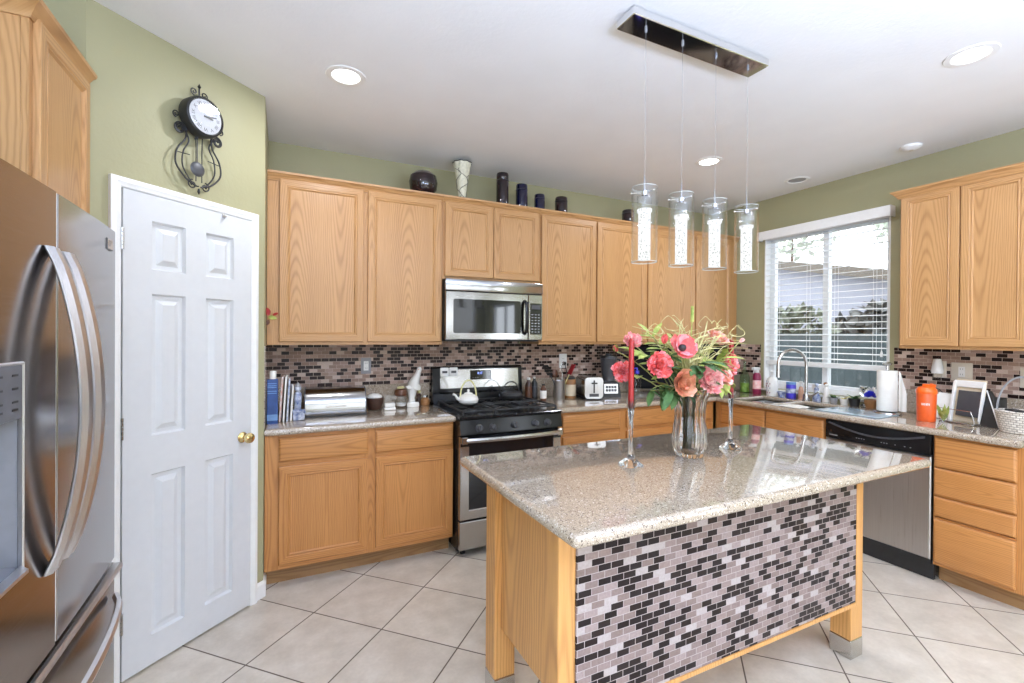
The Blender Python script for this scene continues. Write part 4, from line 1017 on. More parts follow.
def bez(p, n=14):
    """Catmull-Rom through points (x, z)"""
    out = []; q = [p[0]]+list(p)+[p[-1]]
    for i in range(1, len(q)-2):
        for k in range(n):
            t_ = k/n; a, b_, c, d = q[i-1], q[i], q[i+1], q[i+2]
            f = lambda j: .5*(2*b_[j]+(c[j]-a[j])*t_+(2*a[j]-5*b_[j]+4*c[j]-d[j])*t_*t_+(3*b_[j]-a[j]-3*c[j]+d[j])*t_**3)
            out.append((f(0), -.030, f(1)))
    out.append((p[-1][0], -.030, p[-1][1])); return out
R_ = .0040
for s_ in (-1, 1):
    b = MB()
    for k, (wd_, R2, sr) in enumerate(((1.0, R_, .030), (.72, R_*.8, .021))):
        path = [(cx+s_*.010, 2.128), (cx+s_*.060*wd_, 2.150), (cx+s_*.105*wd_, 2.205), (cx+s_*.100*wd_, 2.270), (cx+s_*(.062*wd_+.003), 2.325), (cx+s_*(.088-sr), 2.366)]
        body_ = bez(path); c_ = (cx+s_*.088, 2.366); n_ = 34; sp_ = []
        for i in range(1, n_+1):
            t_ = i/n_; a = PI-2*PI*1.45*t_; rr_ = sr*(1-.78*t_); sp_.append((c_[0]+s_*rr_*math.cos(a), -.030, c_[1]+rr_*math.sin(a)))
        b.tube(body_+sp_, R2, 7)
    b.tube([(cx+s_*.060*.72-.0, -.030, 2.262), (cx+s_*.101, -.030, 2.258)], .002, 6)
    b.tube(spiral((cx+s_*.030, 2.132), .022, PI/2 if s_ > 0 else PI/2, 1.4, 26, -s_, .2), .003, 7)
    b.tube(spiral((cx+s_*.104, 2.425), .016, -PI/2, 1.3, 22, s_, .3), .003, 7)
    b.tube(spiral((cx+s_*.024, 2.562), .017, -PI/2, 1.3, 22, s_, .2), .003, 7)
    b.tube([(cx+s_*.014, -.030, 2.30), (cx+s_*.014, -.030, 2.15)], .0022, 6)
    b.tube([(cx+s_*.014, -.030, 2.30), (cx+s_*.016, -.030, 2.37)], .0022, 6)
    b.build('scroll_arm', M['black'], ck, world=False)
b = MB()
b.tube([(cx, -.030, 2.537), (cx, -.030, 2.590)], .0035, 7); b.lathe([(0, 0), (.008, .010), (.004, .018), (0, .026)], (cx, -.030, 2.582), 10)
b.lathe([(0, -.028), (.006, -.014), (.004, 0), (0, .002)], (cx, -.030, 2.118), 10)
b.tube([(cx, -.0015, 2.355), (cx, -.030, 2.360)], .003, 6); b.tube([(cx, -.0015, 2.135), (cx, -.030, 2.130)], .003, 6)
b.build('finial', M['black'], ck, world=False)
b = MB(); b.tube([(cx-.012, -.036, 2.36), (cx-.012, -.036, 2.225)], .0018, 6); b.lathe([(0, -.006), (.030, -.004), (.034, 0), (.030, .004), (.020, .006), (0, .009)], X=TR(cx-.012, -.038, 2.205) @ RX(PI/2), seg=28)
b.build('pendulum', M['darkgrey'], ck, world=False)
# autumn leaf sprig on the cabinet side
t = T('leaf_sprig', 'small red and yellow artificial leaf sprig hanging on the cabinet stile', 'decoration', (-.066, 3.188, 1.54))
def leafmesh(b, base, d, L, W, nrm, curl=.15, mi=0, n=5):
    base, d, nrm = Vector(base), Vector(d).normalized(), Vector(nrm).normalized()
    s_ = d.cross(nrm).normalized(); nrm = s_.cross(d)
    lo = []
    for i in range(n+1):
        t_ = i/n; w = W*math.sin(PI*min(1, t_*.93+.03))**.8*(1 if i < n else .05); c = base+d*(L*t_)-nrm*(curl*L*t_*t_)
        lo.append([c-s_*w+nrm*w*.25, c, c+s_*w+nrm*w*.25])
    b.quadloops(lo, False, mi=mi)
for nm, mt, P_, d_, L_, W_ in (('red_leaf', 'redwax', (-.082, 3.190, 1.555), (-.2, -.25, .6), .052, .018), ('yellow_leaf', 'leaflt', (-.084, 3.190, 1.545), (.6, -.3, -.1), .050, .012), ('dark_leaf', 'wood2', (-.080, 3.190, 1.528), (-.3, -.3, -.6), .042, .013), ('twig_leaf', 'redwax', (-.062, 3.190, 1.556), (.7, -.3, .35), .036, .008)):
    b = MB(); leafmesh(b, P_, d_, L_, W_, (0, -1, .2)); o = b.build(nm, M[mt], t)
b = MB(); b.tube([(-.078, 3.2035, 1.55), (-.078, 3.190, 1.55), (-.060, 3.186, 1.558)], .0015, 6); b.build('stem', M['stem'], t)

# ------------------------------------------------------------------ vases on top of the wall cabinets
TZ = UZ1+.0005
t = T('bowl', 'dark plum upturned glass bowl on top of the cabinets', 'bowl', (.895, 3.30, TZ))
b = MB(); b.lathe([(0, 0), (.03, 0), (.05, .01), (.094, .07), (.102, .12), (.092, .165), (.060, .192), (0, .198)], (.895, 3.30, TZ), 32); b.build('body', M['plum'], t)
b = MB(); b.lathe([(.031, -.0), (.034, .004), (.031, .008)], (.895, 3.30, TZ), 24); b.build('foot_ring', M['plum'], t)
t = T('vase', 'tall pale flared vase with scalloped rim and vine relief', 'vase', (1.178, 3.27, TZ))
sc_ = lambda a, z: 1+(.07*math.cos(9*a) if z > .27 else 0)
b = MB(); b.lathe([(0, 0), (.026, 0), (.030, .006), (.028, .06), (.036, .13), (.050, .21), (.060, .26), (.064, .285), (.067, .298), (.064, .297), (.050, .23), (.03, .12), (0, .05)], (1.178, 3.27, TZ), 54, wob=sc_); b.build('body', M['sage'], t)
b = MB()
for k in range(3):
    b.tube([(1.178+(.031+.030*(z/.26)**1.5+.002)*math.cos(a), 3.27+(.031+.030*(z/.26)**1.5+.002)*math.sin(a), TZ+.02+z) for z, a in [(i*.012, -PI/2+.9*math.sin(i*.5+k*2.1)+(k-1)*1.4) for i in range(20)]], .0028, 6)
b.build('vine_relief', M['vinerelief'], t)
b = MB(); b.tube([(1.178+.066*sc_(a, .298)*math.cos(a), 3.27+.066*sc_(a, .298)*math.sin(a), TZ+.298) for a in [2*PI*i/54 for i in range(54)]], .004, 6, closed=True); b.build('rim', M['plum'], t)
def jar(x, r, h, label, m='cobalt'):
    t = T('jar', label, 'jar', (x, 3.29, TZ))
    b = MB(); b.lathe([(0, 0), (r*.96, 0), (r, .008), (r, h*.72), (r*.93, h*.78), (r*.88, h*.80)], (x, 3.29, TZ), 28); b.build('body', M[m], t)
    b = MB(); b.lathe([(r*.90, h*.80), (r*.97, h*.82), (r*.97, h*.94), (r*.9, h*.98), (0, h)], (x, 3.29, TZ), 28); b.build('lid', M[m], t)
    b = MB(); b.tube([(x+r*.99*math.cos(a), 3.29+r*.99*math.sin(a), TZ+h*.79) for a in [2*PI*i/24 for i in range(24)]], .0025, 6, closed=True); b.build('clasp_ring', M['darkgrey'], t)
jar(1.515, .048, .285, 'tallest dark blue canister on top of the cabinets', 'plum'); jar(1.682, .047, .222, 'second tallest cobalt blue canister on top of the cabinets')
jar(1.844, .043, .165, 'short dark blue jar beside the cobalt canister'); jar(2.048, .052, .170, 'short black blue jar furthest from the tall canister group', 'plum')
jar(2.745, .054, .150, 'low dark jar behind the first pendant shade', 'plum')

# ------------------------------------------------------------------ wall plates
def outlet(label, loc, rz, mat, w=.072, h=.116, kind='outlet'):
    t = T('wall_outlet', label, 'outlet', loc, rz)
    b = MB(); b.box((-w/2, -.0145, -h/2), (w/2, -.0086, h/2), .003, seg=2); b.build('plate', mat, t, world=False)
    b = MB(); b.box((-.017, -.0165, -.034), (.017, -.0143, .034), .001); q = b.build('receptacle', M['white'], t, world=False)
    b = MB()
    for z in (-.018, .018):
        for x in (-.006, .006): b.box((x-.001, -.0168, z-.004), (x+.001, -.0163, z+.006))
    b.build('slots', M['darkgrey'], t, world=False)
    return t
outlet('grey outlet plate on the mosaic above the bread box', (.541, YB, 1.215), 0, M['grey'])
o1 = outlet('white outlet on the mosaic above the utensil crock', (2.229, YB, 1.222), 0, M['white'], .080, .125)
b = MB(); b.box((2.212, YB-.045, 1.185), (2.246, YB-.017, 1.215), .006); b.tube([(2.229, YB-.043, 1.195), (2.235, YB-.055, 1.15), (2.26, YB-.04, 1.085), (2.33, YB-.04, 1.078)], .004, 6); tag(b.build('power_plug', M['black']), 'black plug and cord in the outlet above the utensil crock', 'plug')
outlet('white outlet on the right wall mosaic behind the white holder', (XR, 1.485, 1.222), -PI/2, M['ivory'], .11, .122)
outlet('ivory switch plate on the right wall mosaic above the basket', (XR, 1.168, 1.208), -PI/2, M['ivory'], .085, .125)
t = T('air_freshener', 'white plug-in air freshener on the right wall mosaic', 'air freshener', (XR-.055, 1.60, 1.21))
b = MB(); b.box((XR-.014, 1.565, 1.175), (XR-.0088, 1.635, 1.29), .002); b.build('plate', M['ivory'], t)
b = MB(); b.lathe([(.030, .02), (.034, .035), (.030, .06), (.024, .10), (.020, .118), (0, .12)], (XR-.05, 1.60, 1.185), 20); b.build('body', M['white'], t)
b = MB(); b.lathe([(0, 0), (.022, .002), (.024, .03), (.016, .04)], (XR-.05, 1.60, 1.165), 16); b.build('oil_bottle', M['clearglass'], t)

# ------------------------------------------------------------------ counter left of the stove
Z0 = CT+.0005
t = T('carton', 'tall blue carton with white cap at the left end of the counter', 'carton', (-.058, 3.10, Z0), .0)
b = MB(); b.box((-.029, -.022, 0), (.029, .022, .262), .002); b.build('box', M['bluebox'], t, world=False)
b = MB(); b.lathe([(.018, .2625), (.018, .305), (.016, .310), (0, .311)], (.002, 0, 0), 20); b.build('cap', M['white'], t, world=False)
b = MB()
for z in (.235, .222, .212, .19, .178): b.box((-.026, -.0226, z), (.022, -.0219, z+.004))
b.box((-.0285, -.0226, .02), (.0285, -.0219, .055)); b.build('print', M['bluelt'], t, world=False)
mgl = ['orange and white magazine standing by the blue carton', 'white magazine standing second from the blue carton', 'blue and white booklet standing third from the blue carton', 'white envelope stack standing next to the delft pot']
for k, (x, h, w, mt) in enumerate(((-.012, .268, .15, 'pageA'), (.004, .272, .16, 'paper'), (.020, .255, .15, 'pageB'), (.038, .215, .13, 'paper'))):
    t = T('magazine', mgl[k], 'magazine', (x, 3.20, Z0), 0, 'papers standing left of the bread box')
    X = RZ(-.10+.05*k) @ RY(.055)
    b = MB(); b.box((-.003, -w/2, .004), (.003, w/2, h-.002), X=X); b.build('pages', M['paper'], t, world=False)
    b = MB(); b.box((-.0045, -w/2-.002, .0025), (-.0032, w/2+.002, h), X=X); b.box((.0032, -w/2-.002, .0025), (.0045, w/2+.002, h), X=X); b.box((-.0045, -w/2-.003, .0025), (.0045, -w/2-.002, h), X=X); b.build('cover', M[mt], t, world=False)
t = T('planter_pot', 'small square blue and white pot in front of the bread box', 'pot', (.086, 3.165, Z0))
b = MB(); lp = lambda r, z: [(-r, -r, z), (r, -r, z), (r, r, z), (-r, r, z)]
b.quadloops([lp(.024, 0), lp(.031, .004), (lp(.033, .05)), lp(.036, .052), lp(.036, .060), lp(.030, .060), lp(.028, .045)], True, True, True, X=TR(.086, 3.165, Z0)); b.build('pot', M['delft'], t, smooth=0)
t = T('figurine', 'slim grey and white figurine behind the blue and white pot', 'figurine', (.082, 3.245, Z0))
b = MB(); b.lathe([(0, 0), (.026, 0), (.028, .01), (.018, .03), (.020, .09), (.026, .13), (.022, .155), (.010, .168)], (.082, 3.245, Z0), 18, wob=lambda a, z: 1+.12*math.cos(2*a+z*20)); b.ball((.082, 3.243, Z0+.186), .020, 14, 10); b.build('body', M['delft'], t)
b = MB(); b.lathe([(.020, 0), (.016, .012), (.006, .024), (0, .030)], (.082, 3.243, Z0+.195), 14); b.build('cap', M['grey'], t)
br = T('bread_box', 'stainless roll-top bread box', 'bread box', (.312, 3.33, Z0), -.05)
w = .375/2; prof = []
for i in range(13): a = PI/2*i/12; prof.append((-.135-.0+.0+.095*(1-math.cos(a))-.0, .060+.115*math.sin(a)))
poly = [(.11, .012), (.11, .165), (.08, .175)]+[(-.005, .175)]+[(p[0]+.0, p[1]) for p in prof[::-1]]+[(-.137, .03), (-.13, .012)]
XS = Matrix(((0, 0, 1, 0), (1, 0, 0, 0), (0, 1, 0, 0), (0, 0, 0, 1)))
b = MB(); b.prism(poly, -w+.006, w-.006, X=XS); b.build('roll_lid', M['mirrorsteel'], br, world=False)
b = MB(); big = [(y*1.02 if y < 0 else y+.002, z+.001) for y, z in poly]
b.prism(big, -w, -w+.0058, X=XS).prism(big, w-.0058, w, X=XS); b.build('end_cheek', M['darkgrey'], br, world=False)
b = MB(); b.box((-w, -.130, 0), (w, .11, .0115), .002); b.build('base', M['black'], br, world=False)
b = MB(); b.box((-.06, -.146, .062), (.06, -.1375, .072), .003); b.build('handle', M['steel'], br, world=False)
t = T('bowl', 'brown pottery bowl with a white folded napkin beside the bread box', 'bowl', (.580, 3.40, Z0))
b = MB(); b.lathe([(0, 0), (.040, 0), (.045, .004), (.060, .045), (.064, .085), (.060, .085), (.052, .040), (0, .012)], (.580, 3.40, Z0), 28); b.build('body', M['brown'], t)
t = tag(MB().ball((.580, 3.40, Z0+.088), .053, 20, 12, sc=(1, 1, .45), wob=lambda q: 1+.08*math.sin(9*q.x+4)*math.cos(8*q.y)).build('napkin', M['towel']), 'crumpled white napkin lying in the brown bowl', 'napkin')
t = T('butter_dish', 'small white lidded dish between bowl and jars', 'dish', (.672, 3.335, Z0))
b = MB(); b.box((-.040, -.026, 0), (.040, .026, .018), .004, seg=2, X=TR(.672, 3.335, Z0)); b.build('base', M['ceramic'], t)
b = MB(); b.box((-.037, -.023, .0185), (.037, .023, .048), .008, seg=3, X=TR(.672, 3.335, Z0)); b.build('lid', M['ceramic'], t)
t = T('jar', 'round glass jar with turned wooden lid beside the white dish', 'jar', (.772, 3.43, Z0))
b = MB(); b.lathe([(.0, 0), (.030, 0), (.043, .022), (.045, .048), (.034, .072), (.030, .078), (.027, .078), (.031, .070), (.041, .047), (.038, .022), (0, .006)], (.772, 3.43, Z0), 24); b.build('glass', M['clearglass'], t)
b = MB(); b.lathe([(0, .008), (.034, .010), (.038, .030), (0, .032)], (.772, 3.43, Z0), 18); b.build('contents', M['white'], t)
b = MB(); b.lathe([(.030, .079), (.045, .088), (.048, .110), (.042, .128), (.030, .135), (0, .136)], (.772, 3.43, Z0), 24); b.build('lid', M['wood2'], t)
b = MB(); b.ball((.765, 3.425, Z0+.142), .016, 10, 8, sc=(1.4, 1, .7)); b.ball((.785, 3.43, Z0+.142), .012, 10, 8); b.build('lid_ornament', M['straw'], t)
t = T('goose_figurine', 'white ceramic bird figurine with long raised neck', 'figurine', (.868, 3.455, Z0))
b = MB()
b.tube([(.858, 3.455, Z0), (.858, 3.455, .975), (.862, 3.455, 1.03), (.872, 3.455, 1.075), (.885, 3.455, 1.11), (.903, 3.452, 1.150), (.915, 3.450, 1.190), (.918, 3.448, 1.204)], [.030, .022, .036, .044, .034, .022, .018, .008], 16); b.build('body', M['ceramic'], t)
b = MB(); b.tube([(.918, 3.446, 1.19), (.900, 3.43, 1.185)], [.009, .002], 8); b.build('beak', M['tan'], t)
b = MB(); leafmesh(b, (.86, 3.412, 1.08), (.5, -.05, -.4), .07, .024, (0, -1, 0)); leafmesh(b, (.85, 3.418, 1.05), (-.7, -.1, .25), .045, .014, (0, -1, 0)); b.build('wing', M['ceramic'], t)
b = MB(); b.lathe([(0, 0), (.044, 0), (.046, .02), (.040, .034), (.0, .036)], (.858, 3.408, Z0), 20, sy=.6); b.build('dish', M['ceramic'], t)
t = T('jar', 'small spice jar nearest the stove on the left counter', 'jar', (.958, 3.445, Z0))
b = MB(); b.lathe([(0, 0), (.030, 0), (.034, .012), (.034, .04), (.022, .056), (.018, .060)], (.958, 3.445, Z0), 20); b.build('glass', M['amber'], t)
b = MB(); b.lathe([(.020, .0605), (.021, .078), (0, .080)], (.958, 3.445, Z0), 18); b.build('lid', M['nickel'], t)
t = T('figurine', 'tiny brown figurine behind the spice jar', 'figurine', (.925, 3.50, Z0))
b = MB(); b.lathe([(0, 0), (.018, 0), (.022, .03), (.012, .055), (.016, .075), (0, .09)], (.925, 3.50, Z0), 16); b.build('body', M['brown'], t)
b = MB(); b.ball((.925, 3.494, Z0+.098), .013, 10, 8); b.build('head', M['straw'], t)

# ------------------------------------------------------------------ counter right of the stove
def bottle(name, label, c, r, h, body, cap, lab=None, cat='bottle', neck=.45, shoulder=.7, group=None):
    t = T(name, label, cat, c, 0, group)
    b = MB(); b.lathe([(0, 0), (r*.95, 0), (r, .005), (r, h*shoulder), (r*neck*1.2, h*(shoulder+.12)), (r*neck, h*(shoulder+.16)), (r*neck, h*.92)], c, 20); b.build('body', M[body], t)
    b = MB(); b.lathe([(r*neck*1.15, h*.9), (r*neck*1.15, h*.99), (0, h)], c, 16); b.build('cap', M[cap], t)
    if lab:
        b = MB(); b.lathe([(r+.0006, h*.12), (r+.0006, h*shoulder*.85)], c, 20); b.build('label_band', M[lab], t)
    return t
bottle('spice_bottle', 'dark spice bottle with white cap right beside the stove', (1.815, 3.40, Z0), .028, .185, 'brown', 'white', 'wood2')
bottle('spice_bottle', 'dark bottle with silver cap second from the stove', (1.880, 3.42, Z0), .027, .190, 'black', 'nickel', 'darkgrey')
bottle('spice_bottle', 'short amber bottle with white label in front of the dark bottles', (1.915, 3.33, Z0), .026, .135, 'wood2', 'black', 'paper')
cr_ = T('utensil_crock', 'cylindrical stainless utensil crock', 'crock', (2.075, 3.345, Z0))
b = MB(); b.lathe([(0, 0), (.046, 0), (.048, .004), (.048, .152), (.050, .155), (.048, .157), (.045, .152), (.045, .006), (0, .006)], (2.075, 3.345, Z0), 32); b.build('body', M['steelv'], cr_)
def utensil(name, label, foot, top, mat, kind, handle='darkgrey', tw=0):
    t = T(name, label, 'utensil', foot); f, p = Vector(foot), Vector(top); d = (p-f).normalized()
    b = MB(); b.tube([f, p], [.005, .0045], 8); b.build('handle', M[handle], t)
    X = TR(*p) @ d.to_track_quat('Z', 'Y').to_matrix().to_4x4() @ RZ(tw)
    b = MB()
    if kind == 'spatula':
        for x in (-.030, -.015, 0, .015, .030): b.box((x-.0045, -.0015, .0), (x+.0045, .0015, .085), .001, X=X)
        b.box((-.0345, -.0015, .075), (.0345, .0015, .092), .001, X=X).box((-.0345, -.0015, -.008), (.0345, .0015, .012), .001, X=X)
    elif kind == 'spoon': b.ball((0, 0, .028), .034, 16, 10, sc=(.85, .3, 1.1), X=X)
    elif kind == 'scraper': b.box((-.026, -.004, -.005), (.026, .004, .095), .004, seg=2, X=X)
    elif kind == 'whisk':
        for k in range(4): b.tube([(.022*math.sin(PI*i/12)*math.cos(k*PI/4), .022*math.sin(PI*i/12)*math.sin(k*PI/4), .10*i/12) for i in range(13)], .0014, 5, X=X)
    b.build('head', M[mat], t); return t
utensil('slotted_spatula', 'black slotted spatula leaning out of the crock', (2.095, 3.345, Z0+.02), (1.975, 3.33, 1.125), 'black', 'spatula', tw=.15)
utensil('serving_spoon', 'dark red brown serving spoon in the crock', (2.055, 3.355, Z0+.02), (2.055, 3.375, 1.10), 'wood2', 'spoon', 'wood2')
utensil('turner', 'steel handled turner upright in the crock', (2.080, 3.335, Z0+.02), (2.105, 3.34, 1.13), 'nickel', 'whisk', 'nickel')
utensil('scraper', 'red silicone scraper leaning to the right in the crock', (2.065, 3.330, Z0+.02), (2.175, 3.345, 1.120), 'red', 'scraper', 'straw')
bottle('pantry_jar', 'clear jar of brown grain with pale label beside the crock', (2.205, 3.375, Z0), .050, .175, 'amber', 'black', 'cream', 'jar', .75, .78)
to = T('toaster', 'chrome and black toaster on the counter', 'toaster', (2.34, 3.30, Z0), -.30)
b = MB(); pol = rrect(-.075, .018, .075, .185, .03, 5); b.prism(pol, -.12, .135, X=FRONT @ Matrix.Scale(1, 4)); b.build('shell', M['mirrorsteel'], to, world=False)
b = MB(); b.prism(rrect(-.078, .014, .078, .188, .03, 5), .1355, .150, X=FRONT); b.build('front_panel', M['steelv'], to, world=False)
b = MB(); b.box((-.074, -.145, 0), (.074, .115, .0135), .004); b.build('base', M['black'], to, world=False)
b = MB(); b.box((-.006, -.152, .06), (.006, -.1502, .165)); b.box((-.024, -.168, .135), (.024, -.152, .147), .003); b.build('lever', M['black'], to, world=False)
b = MB(); b.box((-.040, -.152, .03), (.040, -.1502, .055)); b.build('browning_panel', M['darkgrey'], to, world=False)
b = MB(); b.box((-.035, -.10, .1852), (-.012, .09, .1862)); b.box((.012, -.10, .1852), (.035, .09, .1862)); b.build('slots', M['black'], to, world=False)
bn = T('blender', 'dark blender with silver button panel beside the toaster', 'blender', (2.575, 3.33, Z0), -.35)
b = MB(); b.quadloops([[(-q*.085, -q*.08, z), (q*.085, -q*.08, z), (q*.085, q*.08, z), (-q*.085, q*.08, z)] for q, z in ((1, 0), (1, .03), (.86, .125), (.6, .135))], True, True, True); b.build('base', M['black'], bn, world=False, smooth=20)
b = MB(); b.box((-.062, -.0, .0), (.062, .004, .085), .003, X=TR(0, -.0815, .032) @ RX(-.118)); pnl = b.build('panel', M['steel'], bn, world=False)
b = MB()
for i in range(4):
    for j in range(2): b.box((-.048+.025*i, -.003, .018+.028*j), (-.028+.025*i, -.0002, .040+.028*j), .001, X=TR(0, -.0815, .032) @ RX(-.118))
b.build('button', M['darkgrey'], pnl, world=False)
b = MB(); b.lathe([(0, .136), (.055, .136), (.052, .16), (.060, .19), (.072, .33), (.074, .335)], seg=24); b.build('jug', M['darkgrey'], bn, world=False)
b = MB(); b.lathe([(.075, .336), (.072, .356), (.030, .360), (.028, .375), (0, .376)], seg=24); b.build('lid', M['black'], bn, world=False)
b = MB(); b.tube([(.062, 0, .19), (.10, 0, .20), (.11, 0, .27), (.10, 0, .32), (.070, 0, .33)], .009, 8); b.build('handle', M['black'], bn, world=False)
tv = T('television', 'black television standing in the corner behind the flowers', 'television', (3.22, 3.16, Z0), -.62)
b = MB(); b.box((-.42, -.02, .05), (.42, .035, .452), .008, seg=2); b.build('cabinet', M['screen'], tv, world=False)
b = MB(); b.box((-.40, -.0225, .075), (.40, -.0202, .435)); b.build('screen', M['screen'], tv, world=False)
b = MB(); b.box((-.06, -.005, .012), (.06, .025, .055), .004); b.box((-.18, -.09, 0), (.18, .10, .012), .004); b.build('stand', M['blackgloss'], tv, world=False)
t = T('soap_dispenser', 'small blue topped pump bottle standing before the television', 'pump bottle', (2.80, 3.22, Z0))
b = MB(); b.lathe([(0, 0), (.036, 0), (.038, .01), (.038, .16), (.016, .19), (.012, .2)], (2.80, 3.22, Z0), 20); b.build('body', M['clearglass'], t)
b = MB(); b.lathe([(.020, .2), (.020, .225), (.006, .23), (.006, .25), (0, .25)], (2.80, 3.22, Z0), 14); b.tube([(2.80, 3.22, Z0+.25), (2.74, 3.20, Z0+.245)], .006, 8); b.build('pump', M['violet'], t)

# ------------------------------------------------------------------ around the sink
t = T('green_bottle', 'tall green glass bottle in the corner by the window', 'bottle', (3.975, 3.05, Z0))
b = MB(); b.lathe([(0, 0), (.042, 0), (.044, .006), (.044, .15), (.030, .19), (.014, .22), (.012, .285), (.015, .287), (.015, .298), (0, .299)], (3.975, 3.05, Z0), 24); b.build('glass', M['greenglass'], t)
b = MB(); b.lathe([(0, .006), (.039, .006), (.039, .09), (0, .09)], (3.975, 3.05, Z0), 20); b.build('contents', M['leaflt'], t)
t = T('spray_can', 'maroon cleaner bottle with white trigger beside the green bottle', 'spray bottle', (3.96, 2.91, Z0))
b = MB(); b.lathe([(0, 0), (.034, 0), (.036, .006), (.036, .17), (.026, .195), (.018, .20)], (3.96, 2.91, Z0), 24); b.build('body', M['maroon'], t)
b = MB(); b.lathe([(.019, .2005), (.019, .222), (.012, .225)], (3.96, 2.91, Z0), 14); b.box((3.90, 2.895, Z0+.224), (3.985, 2.925, Z0+.250), .006, seg=2); b.tube([(3.92, 2.91, Z0+.225), (3.912, 2.91, Z0+.195)], .005, 6); b.build('trigger', M['white'], t)
b = MB(); b.lathe([(.0366, .05), (.0366, .13)], (3.96, 2.91, Z0), 24); b.build('label_band', M['palepink'], t)
t = T('lotion_bottle', 'white patterned soap bottle with pump beside the maroon bottle', 'soap bottle', (3.985, 2.775, Z0))
b = MB(); b.lathe([(0, 0), (.046, 0), (.048, .008), (.048, .13), (.040, .155), (.018, .172), (.016, .178)], (3.985, 2.775, Z0), 26); b.build('body', M['ceramic'], t)
b = MB(); b.lathe([(.020, .1785), (.020, .196), (.007, .20), (.007, .222), (0, .223)], (3.985, 2.775, Z0), 14); b.tube([(3.985, 2.775, Z0+.222), (3.945, 2.77, Z0+.218)], .006, 8); b.build('pump', M['white'], t)
b = MB()
for k in range(7):
    for j in range(3):
        a = PI*.55+k*.27; b.ball((3.985+.0478*math.cos(a), 2.775+.0478*math.sin(a), Z0+.03+j*.04+(k % 2)*.018), .0065, 8, 6, sc=(.5, .5, 1.3), mi=(k+j) % 2)
b.build('print', [M['maroon'], M['delft']], t)
t = T('scrub_cup', 'small white and blue cup in front of the patterned soap bottle', 'cup', (3.955, 2.665, Z0))
b = MB(); b.lathe([(0, 0), (.026, 0), (.034, .05), (.031, .05), (.024, .006), (0, .006)], (3.955, 2.665, Z0), 20); b.build('body', M['delft'], t)
t = T('jar', 'blue violet jar with pale lid behind the sink', 'jar', (3.985, 2.60, Z0))
b = MB(); b.lathe([(0, 0), (.037, 0), (.039, .006), (.039, .11), (.036, .118)], (3.985, 2.60, Z0), 24); b.build('body', M['violet'], t)
b = MB(); b.lathe([(.038, .1185), (.038, .140), (0, .142)], (3.985, 2.60, Z0), 24); b.build('lid', M['bluelt'], t)
b = MB(); b.lathe([(.0396, .045), (.0396, .085)], (3.985, 2.60, Z0), 24); b.build('label_band', M['delft'], t)
t = T('soap_dispenser', 'peach soap dispenser with clear pump beside the faucet', 'soap dispenser', (4.02, 2.535, Z0))
b = MB(); b.lathe([(0, 0), (.024, 0), (.025, .006), (.020, .07), (.014, .10), (.010, .105)], (4.02, 2.535, Z0), 20); b.build('body', M['tan'], t)
b = MB(); b.lathe([(.012, .1055), (.012, .118), (.005, .12), (.005, .135), (.016, .138), (.014, .15), (0, .152)], (4.02, 2.535, Z0), 14); b.build('pump', M['white'], t)
t = T('figurine', 'grey glass angel figurine right of the faucet', 'figurine', (4.015, 2.40, Z0))
b = MB(); b.lathe([(0, 0), (.032, 0), (.030, .02), (.016, .07), (.018, .10), (.008, .118)], (4.015, 2.40, Z0), 18); b.ball((4.015, 2.40, Z0+.132), .015, 12, 8); b.build('body', M['delft'], t)
b = MB()
for s_ in (-1, 1): leafmesh(b, (4.03, 2.40+s_*.008, Z0+.075), (.1, s_*.6, .8), .075, .02, (-1, 0, .1))
b.build('wing', M['white'], t)
t = T('figurine', 'white standing figurine against the window mullion', 'figurine', (4.02, 2.325, Z0))
b = MB(); b.lathe([(0, 0), (.030, 0), (.032, .01), (.020, .06), (.024, .10), (.012, .125)], (4.02, 2.325, Z0), 18); b.ball((4.02, 2.325, Z0+.140), .017, 12, 8); b.build('body', M['ceramic'], t)
b = MB(); b.ball((4.02, 2.33, Z0+.148), .017, 12, 8, sc=(1, 1, .8)); b.build('hair', M['amber'], t)
def potplant(label, y, x=4.0, pot='darkgrey', r=.030, h=.045, leafm='leaf', n=9, L=.05, seed=1):
    t = T('potted_plant', label, 'plant', (x, y, Z0)); r_ = random.Random(seed)
    b = MB(); b.lathe([(0, 0), (r*.75, 0), (r, h), (r*.88, h), (r*.8, h*.75), (0, h*.75)], (x, y, Z0), 18); b.build('pot', M[pot], t)
    b = MB()
    for k in range(n):
        a = r_.uniform(0, 2*PI); leafmesh(b, (x, y, Z0+h*.76), (math.cos(a), math.sin(a), r_.uniform(.4, 1.4)), L*r_.uniform(.7, 1.2), L*.22, (0, 0, 1), .3)
    b.build('leaves', M[leafm], t, smooth=0)
potplant('small green plant in a grey pot by the window mullion', 2.255, pot='grey', seed=3)
potplant('pale leafed plant in a white pot right of the mullion', 2.175, pot='ceramic', leafm='straw', r=.034, seed=4)
potplant('dark leafed plant in a black pot near the paper towels', 2.095, x=3.985, pot='black', r=.040, h=.06, L=.062, n=12, seed=5)
t = T('glass_ornament', 'clear crystal ornament on the sill behind the dark pot', 'ornament', (4.03, 2.055, Z0))
b = MB(); b.lathe([(0, 0), (.022, 0), (.024, .006), (.006, .02), (.006, .07), (.022, .09), (.030, .125), (.024, .14), (.028, .155), (.024, .157), (0, .10)], (4.03, 2.055, Z0), 16); b.build('body', M['crystal'], t)
t = T('flower_ball', 'bright blue artificial flower in a woven brown pot', 'flower pot', (3.99, 1.985, Z0))
b = MB(); b.lathe([(0, 0), (.030, 0), (.040, .03), (.042, .062), (.036, .062), (.03, .05), (0, .05)], (3.99, 1.985, Z0), 24, wob=lambda a, z: 1+.04*math.cos(14*a)*math.cos(z*300)); b.build('pot', M['amber'], t)
